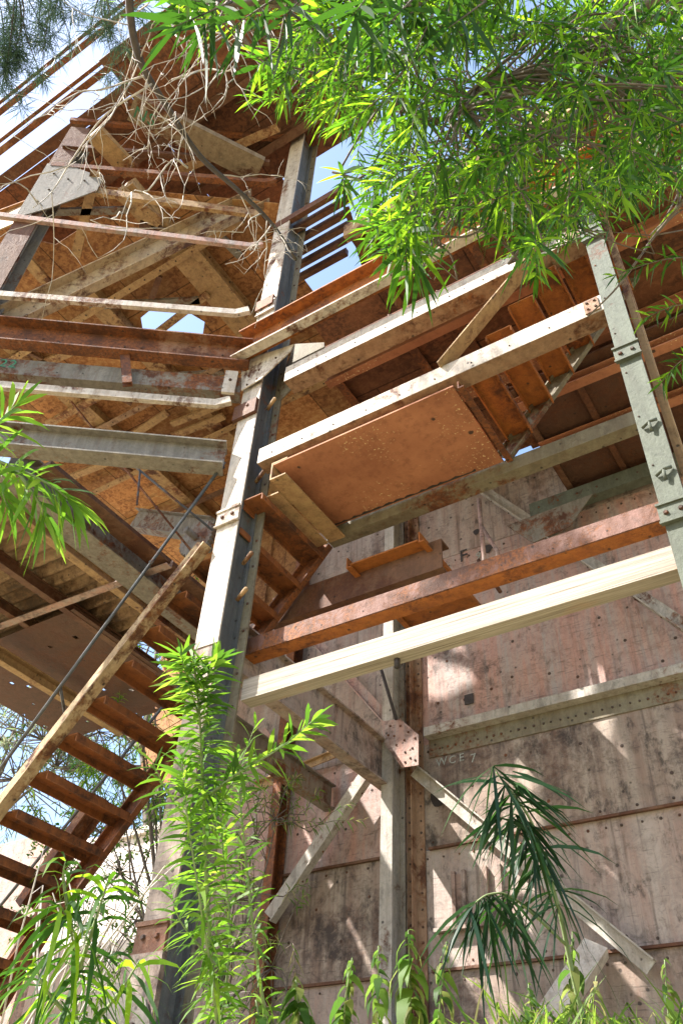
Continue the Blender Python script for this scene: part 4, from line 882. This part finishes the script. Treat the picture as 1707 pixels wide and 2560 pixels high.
plant('weeping_plant', g0, 'dark plant with long weeping strap leaves in front of the hull wall', 'plant', stem, M['stem'], fol, LEAF_D)

# broad leaved weeds along the foot of the picture
def weed(q, h, n, L, w, label, mats=LEAF_B):
    stem, fol = MB(), MB(); p = rooted((q[0], 2700, q[2])); tip = deep(*q); pts = spline([p, p.lerp(tip, .5)+rv(.03), tip], 5); stem.tube(pts, [.006*(1-.6*i/(len(pts)-1)) for i in range(len(pts))], 5)
    n = int(n*1.5)
    for i in range(n):
        t = 1-(1-.35)*(i/n); k = min(int(t*(len(pts)-1)), len(pts)-2); f = t*(len(pts)-1)-k; s = pts[k].lerp(pts[k+1], f); a = i*2.4+R.uniform(-.5, .5)
        d = Vector((math.cos(a), math.sin(a), .35)); q_ = L*(.4+.5*min(1, (1-t)*4))*R.uniform(.5, 1.2)
        if R.random() < .12: continue
        add_leaf(fol, s, d+rv(.35), q_, w*q_/L*R.uniform(.8, 1.25), R.uniform(.9, 1.9), seg=4)
    return plant('broad_leaf_weed', p, label, 'weed', stem, M['stem'], fol, mats, group='broad leaved weeds at the foot of the wall')
weed((1020, 2325, 3.2), 0, 34, .105, .058, 'tallest drooping broad leaved weed, in front of the pale wall post')
weed((880, 2395, 3.2), 0, 22, .09, .05, 'dark green weed just left of the tallest one')
weed((945, 2365, 3.3), 0, 24, .09, .05, 'broad leaved weed between the dark green one and the tallest')
weed((1115, 2355, 3.3), 0, 26, .085, .046, 'pale yellow green weed below the hatch frame', LEAF_B[1:]+LEAF_B[:1])
weed((1430, 2330, 3.0), 0, 20, .075, .045, 'weed with curled leaves in front of the leaning prop')
weed((1320, 2460, 3.1), 0, 18, .07, .04, 'short weed between the weeping plant and the pale yellow green weed')
weed((1490, 2440, 3.1), 0, 16, .07, .035, 'withered weed beside the foot of the leaning prop', [GRASS[1], LEAF_B[1], LEAF_B[0]])
weed((1660, 2400, 3.2), 0, 20, .075, .045, 'weed nearest the bottom right corner')
weed((740, 2450, 2.6), 0, 22, .09, .05, 'weed at the foot of the leafy sapling')
weed((640, 2500, 2.4), 0, 18, .085, .05, 'low weed close to the foot of the main column')
# grass on the bank
g = MB()
for i in range(7000):
    k = R.random()
    if k < .55: x, y = R.uniform(-1.6, .9), R.uniform(1.9, 3.5)
    else: x, y = R.uniform(-8, 3), R.uniform(.3, 7.5)
    if y*.8-x*.42 < .7: continue
    z = ground_h(x, y); L = R.uniform(.16, .48) if x > -1.3 else R.uniform(.06, .22)
    add_leaf(g, Vector((x, y, z-.02)), Vector((R.uniform(-.7, .7), R.uniform(-.7, .7), 1.0)), L, R.uniform(.006, .011), R.uniform(.2, .8), mi=R.choices((0, 1, 2), (6, 1, 2))[0])
for i in range(2200):
    x, y = R.uniform(-16, -5.5), R.uniform(6.8, 10.4)
    add_leaf(g, Vector((x, y, ground_h(x, y)-.02)), Vector((R.uniform(-.6, .6), R.uniform(-.6, .6), 1.0)), R.uniform(.3, .8), .022, R.uniform(.2, .7), mi=R.choices((0, 1, 2), (5, 3, 2))[0])
c = sum(g.v, Vector())/len(g.v); tag(g.build('grass', GRASS, None, (c.x, c.y, 2.0)), 'tufts of sunlit grass on the bank below the structure', 'grass', None, 'stuff')
# dry stalks bottom left
st = MB()
for i in range(26):
    p = rooted((R.uniform(-40, 150), 2700, R.uniform(3.0, 3.6))); d = Vector((R.uniform(-.6, .6), R.uniform(-.4, .4), 1)); L = R.uniform(.5, 1.15)
    st.tube([p, p+d*L*.6, p+d*L*.85+rv(.05), p+d*L+rv(.12)-Z*.1], [.006, .005, .004, .002], 4)
solo(st, 'dry_stalks', M['twig'], 'clump of pale dry stalks at the bottom left edge', 'stalks')
# shrubs behind the stair
bush('wild_shrub', (-6.6, 7.4, 2.4), 'green narrow leaved shrub seen between the treads of the long stair', 'shrub', [on(330, 1560, V=7.2), on(380, 1680, V=7.2), on(420, 1500, V=7.4), on(250, 1830, V=7.2), on(350, 1820, V=7.4), on(300, 1900, V=7.0)], 80, .16, .016, LEAF, M['bark'], .05, (75, 30), .4, (.3, .6))
bush('vine_shrub', (-6.2, 8.2, 2.6), 'loose small leaved shrub against the sunlit concrete wall', 'shrub', [on(330, 2060, V=8), on(300, 2180, V=8), on(390, 2000, V=8), on(340, 2300, V=8), on(420, 2150, V=8), on(250, 2080, V=8), on(210, 2250, V=8), on(280, 2400, V=7.6), on(380, 2380, V=7.6), on(160, 2150, V=8)], 190, .085, .04, [LEAF_B[0], LEAF_B[2], LEAF[2]], M['bark'], .04, (85, 50), .4, (.3, .6), (10, 16))
bush('understorey_shrub', (-4.3, 4.9, 2.4), 'tangled fine leaved shrub between the main column and the hull end', 'shrub', [on(640, 2100, V=5), on(600, 2250, V=5), on(690, 2050, V=5.2), on(580, 2400, V=4.8), on(680, 2420, V=5)], 60, .10, .010, [LEAF_B[0], LEAF_P[2], GRASS[1]], M['bark'], .03, (75, 35), .4, (.25, .5), (14, 22))
bush('far_tree', (-25, 15, 3.0), 'pale dry tree beyond the concrete wall at the left edge', 'tree', [on(60, 1760, V=15), on(0, 1850, V=15), on(110, 1850, V=15), on(-60, 1750, V=15), on(40, 1950, V=15), on(140, 1920, V=15.5)], 150, .34, .05, PALE, M['bark'], .2, (80, 40), .3, (.7, 1.4), (14, 22))
bush('far_tree', (-15, 17, 3.0), 'green tree behind the stairs beyond the concrete wall', 'tree', [on(420, 1480, V=17), on(300, 1600, V=17), on(400, 1750, V=17), on(250, 1800, V=17), on(380, 1920, V=17), on(500, 1600, V=17), on(180, 1850, V=17)], 190, .4, .06, [PALE[0], PALE[2], LEAF[2]], M['bark'], .25, (80, 40), .3, (.8, 1.6), (14, 22))
